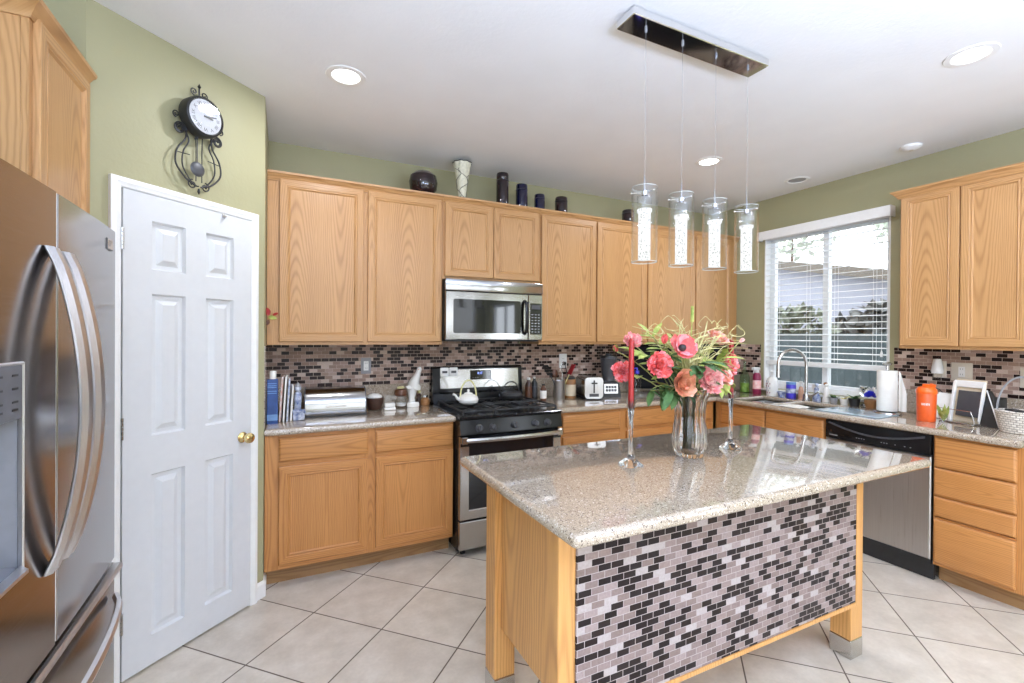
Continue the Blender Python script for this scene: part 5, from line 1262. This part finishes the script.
b = MB(); r_ = random.Random(9)
for k in range(40):
    a = r_.uniform(0, 2*PI); p = r_.uniform(.1, 1.5); d = Vector((math.sin(p)*math.cos(a), math.sin(p)*math.sin(a), math.cos(p)))
    leafmesh(b, Vector((3.99, 1.985, Z0+.085))+d*.012, d, .036, .012, d.orthogonal(), .2)
b.build('bloom', M['bluefl'], t)
b = MB()
for k in range(5):
    a = k*1.3; leafmesh(b, (3.995, 1.98, Z0+.115), (.5*math.cos(a), .5*math.sin(a), 1), .05, .008, (1, 0, 0))
b.build('tip', M['white'], t)
t = T('cup', 'small white cup between the blue flower and the paper towels', 'cup', (4.02, 1.90, Z0))
b = MB(); b.lathe([(0, 0), (.026, 0), (.030, .07), (.027, .07), (.024, .006), (0, .006)], (4.02, 1.90, Z0), 20); b.build('body', M['bluelt'], t)
b = MB(); b.tube([(4.0, 1.872, Z0+.055), (3.99, 1.852, Z0+.05), (3.99, 1.852, Z0+.025), (4.0, 1.875, Z0+.018)], .004, 6); b.build('handle', M['bluelt'], t)
pt = T('paper_towel_holder', 'paper towel roll standing on a steel holder', 'paper towels', (3.80, 1.79, Z0))
b = MB(); b.lathe([(0, 0), (.082, 0), (.085, .006), (.083, .014), (.012, .018), (.007, .02), (.007, .335), (.022, .340), (.030, .352), (.014, .362), (0, .364)], (3.80, 1.79, Z0), 32); b.build('stand', M['nickel'], pt)
b = MB(); b.lathe([(.020, .022), (.058, .022), (.0585, .024), (.0585, .300), (.058, .302), (.020, .302), (.020, .022)], (3.80, 1.79, Z0), 36); b.build('roll', M['paper'], pt)
b = MB(); lo = []
for i in range(9):
    t_ = i/8; a = -.95; c_ = Vector((3.80, 1.79, 0)); s0 = c_+Vector((math.cos(-1.2), math.sin(-1.2), 0))*.0595; dirv = Vector((-.15, -1, 0)).normalized()
    q = s0+dirv*(.005+.048*t_**1.3)+Vector((.004*math.sin(7*t_), 0, 0)); lo.append([(q.x, q.y, Z0+.025), (q.x-.0015, q.y-.0, Z0+.025), (q.x-.0015, q.y, Z0+.300-.26*0-.15*t_*t_), (q.x, q.y, Z0+.300-.15*t_*t_)])
b.quadloops(lo, True, True, True); b.build('loose_sheet', M['paper'], pt)
cbm = MB(); cbm.box((-.16, -.20, 0), (.16, .20, .006), .002, X=TR(3.66, 1.905, Z0) @ RZ(.03)); o = cbm.build('cutting_board', M['sheenglass']); tag(o, 'thin glass cutting board lying right of the sink', 'cutting board')
b = MB(); lo = []
for i in range(17):
    t_ = i/16; s_ = t_*.30
    if s_ < .13: p = (3.425+s_, CT+.0025)
    else:
        q = s_-.13; p = (3.555+min(q, .02)*.8, CT+.0025-max(0, q-.008)*.75)
    lo.append([(p[0], 2.17+.004*math.sin(i), p[1]), (p[0], 2.17+.25*.33, p[1]+.003*math.sin(i*.9)), (p[0], 2.33, p[1]+.002), (p[0], 2.33, p[1]+.006), (p[0], 2.25, p[1]+.007+.004*math.sin(i*1.1)), (p[0], 2.17, p[1]+.005)])
b.quadloops(lo, True, True, True); tag(b.build('dish_cloth', M['towel'], smooth=60), 'white dish cloth draped over the front edge of the sink', 'dish cloth')

# ------------------------------------------------------------------ right counter
t = T('shaker_bottle', 'orange shaker bottle with flip lid', 'shaker bottle', (3.70, 1.525, Z0))
b = MB(); b.lathe([(0, 0), (.044, 0), (.047, .006), (.051, .172), (.049, .176)], (3.70, 1.525, Z0), 30); bd_ = b.build('body', M['orange'], t)
b = MB(); b.lathe([(.052, .1765), (.054, .180), (.053, .200), (.042, .216), (.018, .224), (0, .225)], (3.70, 1.525, Z0), 30); b.build('lid', M['orangelid'], t)
b = MB(); b.lathe([(.017, 0), (.016, .022), (0, .024)], seg=16, X=TR(3.705, 1.500, Z0+.218) @ RX(.35)); b.box((3.690, 1.49, Z0+.220), (3.712, 1.545, Z0+.238), .006, seg=2); b.build('flip_spout', M['orangelid'], t)
b = MB(); cxx = Vector((3.70, 1.525, Z0+.105)); ang0 = math.atan2(-1.525, -3.70)
for k in range(6):
    a = ang0-.38+k*.135; rr_ = .0502
    for (du, z0_, z1_) in ((0, 0, .013), (.085, 0, .013) if k % 2 == 0 else (.05, .005, .008)):
        a2 = a-du; p_ = cxx+Vector((math.cos(a2)*rr_, math.sin(a2)*rr_, z0_)); X = TR(*p_) @ RZ(a2)
        b.box((-.0006, -.0011, 0), (.0006, .0011, z1_-z0_), X=X)
    a2 = a-.042; p_ = cxx+Vector((math.cos(a2)*rr_, math.sin(a2)*rr_, .011 if k % 3 else .0)); b.box((-.0006, -.0018, 0), (.0006, .0018, .002), X=TR(*p_) @ RZ(a2))
b.build('lettering', M['white'], t)
t = T('letter_holder', 'white stand holding a dark framed picture and papers', 'letter holder', (3.85, 1.385, Z0), -PI/2-.30)
def tl_(b, x0, x1, z0, z1, y, th, lean, **k): b.box((x0, 0, z0), (x1, th, z1), X=TR(0, y, 0) @ RX(-lean), **k)
b = MB(); tl_(b, -.085, .085, .004, .275, -.005, .006, .16, bev=.004); b.build('back_board', M['cream'], t, world=False)
b = MB(); tl_(b, -.088, -.070, .004, .262, -.028, .020, .16, bev=.004); tl_(b, .078, .088, .02, .250, -.028, .020, .16, bev=.003); tl_(b, -.088, .088, .225, .268, -.020, .012, .16, bev=.004); b.build('frame', M['white'], t, world=False)
b = MB(); tl_(b, -.048, .076, .045, .205, -.0255, .012, .16); b.build('screen', M['darkgrey'], t, world=False, label='dark picture panel')
b = MB(); b.box((-.10, -.085, 0), (.10, .05, .010), .004); b.tube([(-.10, -.07, .010), (-.10, -.082, .05), (-.09, -.085, .085), (.09, -.085, .085), (.10, -.082, .05), (.10, -.07, .010)], .0022, 6); b.build('wire_base', M['nickel'], t, world=False)
t = T('envelope_stack', 'stack of white envelopes leaning behind the orange shaker', 'envelopes', (3.90, 1.49, Z0), -PI/2+.15)
b = MB()
for k in range(3): b.box((-.10+.01*k, 0, 0), (.07+.012*k, .002, .150+.01*k), X=TR(0, .012*k, 0) @ RX(-.30) @ RY(.08))
b.build('envelopes', M['paper'], t, world=False)
t = T('small_plant', 'small yellow green sprig in a clear cup right of the shaker', 'plant', (3.735, 1.452, Z0))
b = MB(); b.lathe([(0, 0), (.020, 0), (.024, .055), (.022, .055), (.018, .004), (0, .004)], (3.735, 1.452, Z0), 16); b.build('cup', M['clearglass'], t)
b = MB(); r_ = random.Random(21)
for k in range(12):
    a = r_.uniform(0, 6.3); leafmesh(b, (3.735, 1.452, Z0+.01), (.35*math.cos(a), .35*math.sin(a), 1), r_.uniform(.07, .12), .009, (1, 0, 0), .2)
b.build('leaves', M['leaflt'], t)
t = T('folder_stand', 'black leaning folder between the white stand and the basket', 'folder', (3.86, 1.275, Z0), -PI/2-.2)
b = MB(); b.quadloops([[(-.02, -.06, 0), (.075, -.06, 0), (.075, .03, 0), (-.02, .03, 0)], [(-.02, -.03, .11), (.04, -.03, .11), (.04, .025, .11), (-.02, .025, .11)], [(-.02, .0, .21), (-.005, .0, .21), (-.005, .02, .21), (-.02, .02, .21)]], True, True, True); b.build('body', M['black'], t, world=False, smooth=0)
b = MB(); b.tube([(-.022, -.062, .002), (-.022, -.002, .214), (-.018, -.002, .214), (.078, -.064, .004)], .003, 6); b.build('edge_wire', M['white'], t, world=False)
bk_ = T('wicker_basket', 'white wicker basket with tall hoop handle at the right end', 'basket', (3.74, 1.10, Z0))
ov = dict(sx=.85, sy=1.0)
b = MB(); wv = lambda a, z: 1+.018*math.cos(22*a+(PI if int(z/.0135) % 2 else 0))
b.lathe([(0, 0), (.088, 0), (.092, .004)]+[(.092+.020*(i/10), .0135*i*.72+.004) for i in range(1, 13)]+[(.110, .118), (.104, .118), (.092, .05), (.085, .008), (0, .008)], (3.74, 1.10, Z0), 88, wob=wv, **ov); b.build('body', M['wicker'], bk_)
b = MB(); b.tube([(3.74+.112*.85*math.cos(a), 1.10+.112*math.sin(a), Z0+.118) for a in [2*PI*i/40 for i in range(40)]], .006, 8, closed=True); b.build('rim', M['wicker'], bk_)
b = MB(); b.tube([(3.74, 1.10+.108*math.cos(a), Z0+.116+.20*math.sin(a)) for a in [PI*i/24 for i in range(25)]], .005, 8); b.build('handle', M['grey'], bk_)
t = tag(MB().box((-.06, -.075, 0), (.05, .07, .012), .003, X=TR(3.74, 1.10, Z0+.109) @ RZ(.3)).build('notebook', M['paper']), 'white notepad lying in the wicker basket', 'notepad')
t = tag(MB().box((-.05, -.03, 0), (.04, .02, .010), .003, X=TR(3.70, 1.125, Z0+.122) @ RZ(.9)).build('phone', M['black']), 'black phone lying on top of the basket contents', 'phone')
t = T('speaker_box', 'small black speaker box behind the basket', 'speaker', (3.98, 1.30, Z0))
b = MB(); b.box((-.05, -.045, 0), (.05, .045, .165), .006, seg=2, X=TR(3.98, 1.30, Z0)); b.build('body', M['black'], t)
b = MB(); b.lathe([(.030, 0), (.030, .003), (.012, .001), (0, .003)], seg=20, X=TR(3.9295, 1.30, Z0+.06) @ RY(-PI/2)); b.build('cone', M['darkgrey'], t)
b = MB(); b.tube([(4.0, 1.70, Z0+.005), (3.93, 1.66, Z0+.10), (3.96, 1.62, 1.12), (4.0, 1.58, 1.10), (3.98, 1.50, 1.02), (3.95, 1.42, Z0+.20)], .003, 6); tag(b.build('electric_cable', M['black']), 'black looping cord below the air freshener', 'cord')

# ------------------------------------------------------------------ island: vase, flowers, candles
vz = CT+.0005; vx, vy = 1.625, 1.52
vs_ = T('flower_vase', 'tall fluted crystal vase in the middle of the island', 'vase', (vx, vy, vz))
fl = lambda a, z: 1+.075*math.cos(10*a+z*2)
out_ = [(0, 0), (.050, 0), (.056, .006), (.067, .035), (.072, .070), (.069, .11), (.062, .16), (.061, .20), (.068, .25), (.087, .295), (.095, .305)]
inn_ = [(.089, .304), (.079, .292), (.060, .25), (.053, .20), (.054, .16), (.061, .11), (.064, .070), (.059, .038), (.045, .020), (0, .018)]
b = MB(); b.lathe(out_+inn_, (vx, vy, vz), 80, wob=fl); b.build('body', M['crystal'], vs_)
def holder(x, y, top, cz1, label_h, label_c):
    t = T('candle_holder', label_h, 'candle holder', (x, y, vz))
    b = MB(); b.lathe([(0, 0), (.046, 0), (.048, .004), (.042, .010), (.026, .022), (.013, .036), (.010, .045)], (x, y, vz), 40, wob=lambda a, z: 1+(.07*math.cos(8*a) if z < .03 else 0)); b.build('foot', M['crystal'], t)
    h = top-vz
    b = MB(); b.lathe([(.0098, .0455), (.0085, .06), (.0085, h-.075), (.012, h-.060), (.0135, h-.045), (.015, h-.020), (.022, h-.004), (.025, h), (.022, h), (.013, h-.018), (.0125, h-.032), (0, h-.032)], (x, y, vz), 28); b.build('stem', M['crystal'], t)
    z0_ = vz+h-.031
    c = T('taper_candle', label_c, 'candle', (x, y, z0_))
    b = MB(); b.lathe([(0, 0), (.0118, 0), (.0118, .02), (.0105, cz1-z0_-.012), (.006, cz1-z0_-.002), (0, cz1-z0_)], (x, y, z0_), 20); b.build('wax', M['redwax'], c)
    b = MB(); b.tube([(x, y, cz1-.001), (x+.001, y, cz1+.009)], .0012, 6); b.build('wick', M['paper'], c)
holder(1.283, 1.51, 1.180, 1.437, 'crystal candle holder left of the vase', 'red taper candle left of the flowers')
holder(1.912, 1.54, 1.185, 1.437, 'crystal candle holder right of the vase', 'red taper candle partly behind the flowers at the right')

def petal(b, c, d, up, L, W, cup, mi=0, ruff=.0, r_=None):
    """cupped petal growing from c along d, opening away from up"""
    d = Vector(d).normalized(); up = Vector(up).normalized(); s_ = d.cross(up).normalized(); up = s_.cross(d).normalized(); n = 4; lo = []
    ph = r_.uniform(0, 6) if r_ else 0
    for i in range(n+1):
        t_ = i/n; w = W*(math.sin(PI*(.12+.70*t_))**.8); p = Vector(c)+d*(L*t_)+up*(cup*L*t_*t_)
        row = []
        for k in range(5):
            u = -1+k*.5; row.append(p+s_*(w*u)+up*(cup*.5*w*u*u*1.2)+up*(ruff*L*t_*math.sin(ph+u*5)))
        lo.append(row)
    b.quadloops(lo, False, mi=mi)
STEM0 = Vector((vx, vy, vz+.03))
def flower(label, c, R, face, mats, style, seed, ly=0):
    r_ = random.Random(seed); c = Vector(c); f = Vector(face).normalized()
    q = f.to_track_quat('Z', 'Y').to_matrix()
    t = T({'peony': 'peony', 'rose': 'rose', 'anemone': 'anemone', 'bud': 'flower_bud'}[style], label, 'flower', STEM0+Vector((r_.uniform(-.015, .015), r_.uniform(-.015, .015), 0)), 0, None)
    b = MB()
    if style == 'peony': layers = [(1.0, 1.42, 11, .46), (.97, 1.18, 11, .44), (.90, .94, 10, .40), (.78, .70, 9, .36), (.64, .44, 8, .32), (.48, .20, 5, .26)]
    elif style == 'bud': layers = [(1.25, .42, 6, .62), (1.05, .2, 5, .5)]
    elif style == 'anemone': layers = [(1.0, 1.32, 8, .55), (.92, 1.05, 7, .52)]
    else: layers = [(1.0, 1.30, 8, .60), (.90, 1.0, 8, .54), (.74, .68, 7, .46), (.58, .40, 6, .38), (.42, .18, 4, .28)]
    for li, (kl, op, n, kw) in enumerate(layers):
        for k in range(n):
            a = 2*PI*(k+.5*li)/n+r_.uniform(-.15, .15); o_ = op+r_.uniform(-.1, .1)
            d = q @ Vector((math.sin(o_)*math.cos(a), math.sin(o_)*math.sin(a), math.cos(o_)))
            petal(b, c-f*R*.35, d, f, R*kl*r_.uniform(.92, 1.08), R*kw*(.66 if style == 'peony' else .78), .34, mi=(li+k) % len(mats), ruff=.11 if style == 'peony' else .05, r_=r_)
    bl_ = b.build('bloom', [M[m] for m in mats], t, smooth=60)
    if style == 'anemone':
        b = MB(); b.ball(c+f*R*-.08, R*.26, 14, 10); b.build('dark_centre', M['black'], bl_)
    b = MB(); m1 = Vector((vx, vy, vz+.29))+Vector(((c.x-vx)*.18, (c.y-vy)*.18, 0)); base_ = Vector(t.location)
    mid = m1*.45+c*.55+Vector((0, 0, .02)); e = c-f*R*.38
    ps = []
    for i in range(15):
        u = i/14; P = [base_, m1, mid, e]
        ps.append(P[0]*(1-u)**3+P[1]*3*u*(1-u)**2+P[2]*3*u*u*(1-u)+P[3]*u**3)
    # keep the lower run inside the vase neck
    for i, p in enumerate(ps):
        if p.z < vz+.30:
            v = Vector((p.x-vx, p.y-vy)); lim = .036
            if v.length > lim: v = v*(lim/v.length); ps[i] = Vector((vx+v.x, vy+v.y, p.z))
    b.tube(ps, .0026, 6); sm_ = b.build('stem', M['stem'], t)
    if ly:
        b = MB()
        for k in range(ly):
            p = ps[9+(k*2) % 5]; a = r_.uniform(0, 6.3); leafmesh(b, p, (math.cos(a), math.sin(a)-.4, r_.uniform(-.2, .7)), r_.uniform(.07, .10), .020, (0, 0, 1), .25)
        b.build('leaf', M['leaf'] if seed % 2 else M['leaflt'], t, smooth=60)
    return t
flower('large coral double peony at the left of the vase mouth', (1.358, 1.43, 1.329), .060, (-.35, -.85, .25), ['coral', 'coral', 'pink'], 'peony', 1, 3)
flower('pink anemone with a black centre at the front of the bouquet', (1.476, 1.42, 1.400), .061, (-.25, -.85, .35), ['pink', 'coral'], 'anemone', 2, 3)
flower('closed red bud just left of the anemone', (1.421, 1.47, 1.425), .030, (-.3, -.5, .8), ['coral'], 'bud', 3, 2)
flower('peach rose at the upper right of the bouquet', (1.838, 1.56, 1.434), .058, (.1, -.6, .7), ['peach', 'palepink'], 'rose', 4, 3)
flower('coral peony furthest right in the bouquet', (1.915, 1.55, 1.318), .060, (.25, -.85, .2), ['coral', 'pink'], 'peony', 5, 2)
flower('faded tan rose drooping over the front of the vase', (1.478, 1.42, 1.252), .066, (-.1, -.95, -.05), ['tanrose', 'peach'], 'rose', 6, 2)
flower('open pink peony over the right front of the vase mouth', (1.620, 1.41, 1.262), .070, (-.1, -.9, .35), ['pink', 'palepink', 'palepink'], 'peony', 7, 0)
flower('peach pink rose beside the open pink peony', (1.765, 1.46, 1.268), .052, (.2, -.8, .3), ['peach', 'palepink'], 'rose', 8, 2)
flower('coral peony at the far left behind the candle', (1.285, 1.57, 1.294), .048, (-.5, -.8, .1), ['coral', 'pink'], 'peony', 10, 2)
flower('pale pink peony at the top left behind the candle', (1.365, 1.60, 1.424), .045, (-.3, -.6, .6), ['palepink', 'pink'], 'peony', 11, 2)
flower('small red bud at the far upper left of the bouquet', (1.292, 1.62, 1.385), .028, (-.5, -.4, .6), ['coral', 'leaflt'], 'bud', 12, 1)
flower('thin pink bud sticking out at the upper right', (1.925, 1.50, 1.425), .020, (.8, -.2, .55), ['palepink'], 'bud', 13, 0)
def spray(label, pts_, mat, L, W, n, seed, down=0.):
    r_ = random.Random(seed); t = T('foliage_spray', label, 'foliage', STEM0)
    P = [STEM0, Vector((vx, vy, vz+.30))+Vector(((pts_[0]-vx)*.15, (pts_[1]-vy)*.15, 0)), Vector((pts_[0], pts_[1], max(pts_[2]+.07, vz+.36)))*.6+Vector((vx, vy, vz+.38))*.4, Vector(pts_)]
    ps = []
    for i in range(17):
        u = i/16; p = P[0]*(1-u)**3+P[1]*3*u*(1-u)**2+P[2]*3*u*u*(1-u)+P[3]*u**3
        if p.z < vz+.30:
            v = Vector((p.x-vx, p.y-vy)); lim = .034
            if v.length > lim: v *= lim/v.length; p = Vector((vx+v.x, vy+v.y, p.z))
        ps.append(p)
    b = MB(); b.tube(ps, [.0025]*12+[.0022, .002, .0018, .0014, .001], 6); b.build('stem', M['stem'], t)
    b = MB()
    for k in range(n):
        p = ps[8+(k*8)//n]; a = r_.uniform(0, 6.3); d = (ps[-1]-ps[-4]).normalized()*.6+Vector((math.cos(a), math.sin(a)*.8-.2, r_.uniform(-.2, .5)-down))*.8
        leafmesh(b, p, d, L*r_.uniform(.75, 1.15), W, (0, -.4, 1), .28)
    b.build('leaves', M[mat], t, smooth=60)
spray('dark green leafy spray drooping low at the left front', (1.385, 1.42, 1.19), 'leaf', .10, .016, 14, 31, .5)
spray('dark green leafy spray hanging left towards the candle', (1.33, 1.47, 1.21), 'leaf', .10, .015, 12, 32, .6)
spray('broad green leaf spray below the anemone', (1.56, 1.40, 1.33), 'leaf', .11, .020, 10, 33)
spray('light green leaf spray at the left under the pale pink peony', (1.34, 1.56, 1.375), 'leaflt', .09, .016, 12, 34)
spray('yellow green leaf spray right of centre', (1.78, 1.47, 1.345), 'leaflt', .10, .013, 16, 35)
spray('light green leaf spray low at the right by the candle holder', (1.88, 1.50, 1.225), 'leaflt', .09, .015, 9, 36, .3)
spray('mid green leaf spray at the back of the bouquet', (1.62, 1.62, 1.42), 'leaflt', .10, .014, 14, 37)
spray('olive leaf spray between the coral peony and the pink anemone', (1.43, 1.50, 1.36), 'leaf', .085, .017, 12, 38)
spray('pale yellow leaf spray standing at the upper left of the bouquet', (1.44, 1.60, 1.46), 'leaflt', .085, .012, 14, 39)
spray('mid green leaf spray above the open pink peony', (1.70, 1.50, 1.33), 'leaflt', .080, .012, 14, 40)
# dried grass at the top: too many blades to count
t = T('dried_grass', 'pale straw coloured dried grass tuft rising above the flowers', 'dried grass', STEM0)
r_ = random.Random(77); b = MB()
for k in range(95):
    a = r_.uniform(-.2, PI+.2); rr_ = r_.uniform(.05, .30); e = Vector((vx+.02+rr_*math.cos(a)*1.05, vy+r_.uniform(-.08, .12), vz+.34+r_.uniform(.08, .32)*(1-.25*abs(math.cos(a)))))
    s0 = Vector((vx+r_.uniform(-.03, .03), vy+r_.uniform(-.03, .03), vz+.30)); ps = []
    curl = r_.uniform(-.05, .05); side = r_.uniform(-.06, .06)
    for i in range(9):
        u = i/8; p = s0.lerp(e, u)+Vector((side*math.sin(PI*u), 0, .06*math.sin(PI*u)))
        if u > .6: p += Vector((curl*math.sin((u-.6)*6), curl*.5*math.cos((u-.6)*6), -abs(curl)*(u-.6)*2))
        ps.append(p)
    b.tube(ps, [.0018]*5+[.0022, .0030, .0022, .0008], 5, flat=(1.4, .5))
for k in range(14):
    ang = r_.uniform(.1, .9)*PI; c_ = Vector((vx+.05+.22*math.cos(ang), vy+r_.uniform(-.05, .08), vz+.52+.08*math.sin(ang))); R_2 = r_.uniform(.02, .05)
    b.tube([c_+Vector((R_2*math.cos(x), .3*R_2*math.sin(x*2), R_2*.7*math.sin(x))) for x in [i*.35+k for i in range(14)]], .0012, 5)
o = b.build('blades', M['straw'], t, smooth=60); o['kind'] = 'stuff'
b = MB(); b.tube([(vx, vy, vz+.30), (vx-.003, vy, vz+.46), (vx-.002, vy-.01, vz+.60)], .002, 6); b.tube([(vx-.002, vy-.01, vz+.595), (vx-.002, vy-.01, vz+.665)], [.007, .006], 8); b.build('seed_head', M['leaflt'], t)
b = MB()
for k in range(11):
    a = r_.uniform(0, 6.3); q_ = r_.uniform(.006, .03); b.tube([STEM0+Vector((q_*math.cos(a), q_*math.sin(a), 0)), Vector((vx+.028*math.cos(a+1), vy+.028*math.sin(a+1), vz+.31))], .0022, 5)
o = b.build('stalks', M['stem'], t)

# repeats of one kind share a group
GROUPS = {'recessed_downlight': 'recessed ceiling downlights', 'wall_cabinet': 'oak wall cabinets', 'base_cabinet': 'oak base cabinets', 'countertop': 'granite countertops',
          'wall_outlet': 'wall plates on the mosaic', 'peony': 'flowers in the bouquet', 'rose': 'flowers in the bouquet', 'anemone': 'flowers in the bouquet', 'flower_bud': 'flowers in the bouquet',
          'foliage_spray': 'leaf sprays in the bouquet', 'candle_holder': 'crystal candle holders', 'taper_candle': 'red taper candles', 'kitchen_timer': 'timers on the stove',
          'spice_bottle': 'spice bottles beside the stove', 'potted_plant': 'small plants under the window', 'slotted_spatula': 'utensils in the crock', 'serving_spoon': 'utensils in the crock',
          'turner': 'utensils in the crock', 'scraper': 'utensils in the crock', 'shrub': 'shrubs outside the window', 'tree': 'trees outside the window'}
for o in C.objects:
    if o.parent is None and o.get('category'):
        n = o.name.split('.')[0]
        g = GROUPS.get(n)
        if n == 'jar' and 'on top of the cabinets' in o['label'] or n == 'jar' and 'pendant' in o['label']: g = 'dark canisters on top of the cabinets'
        if g and 'group' not in o: o['group'] = g
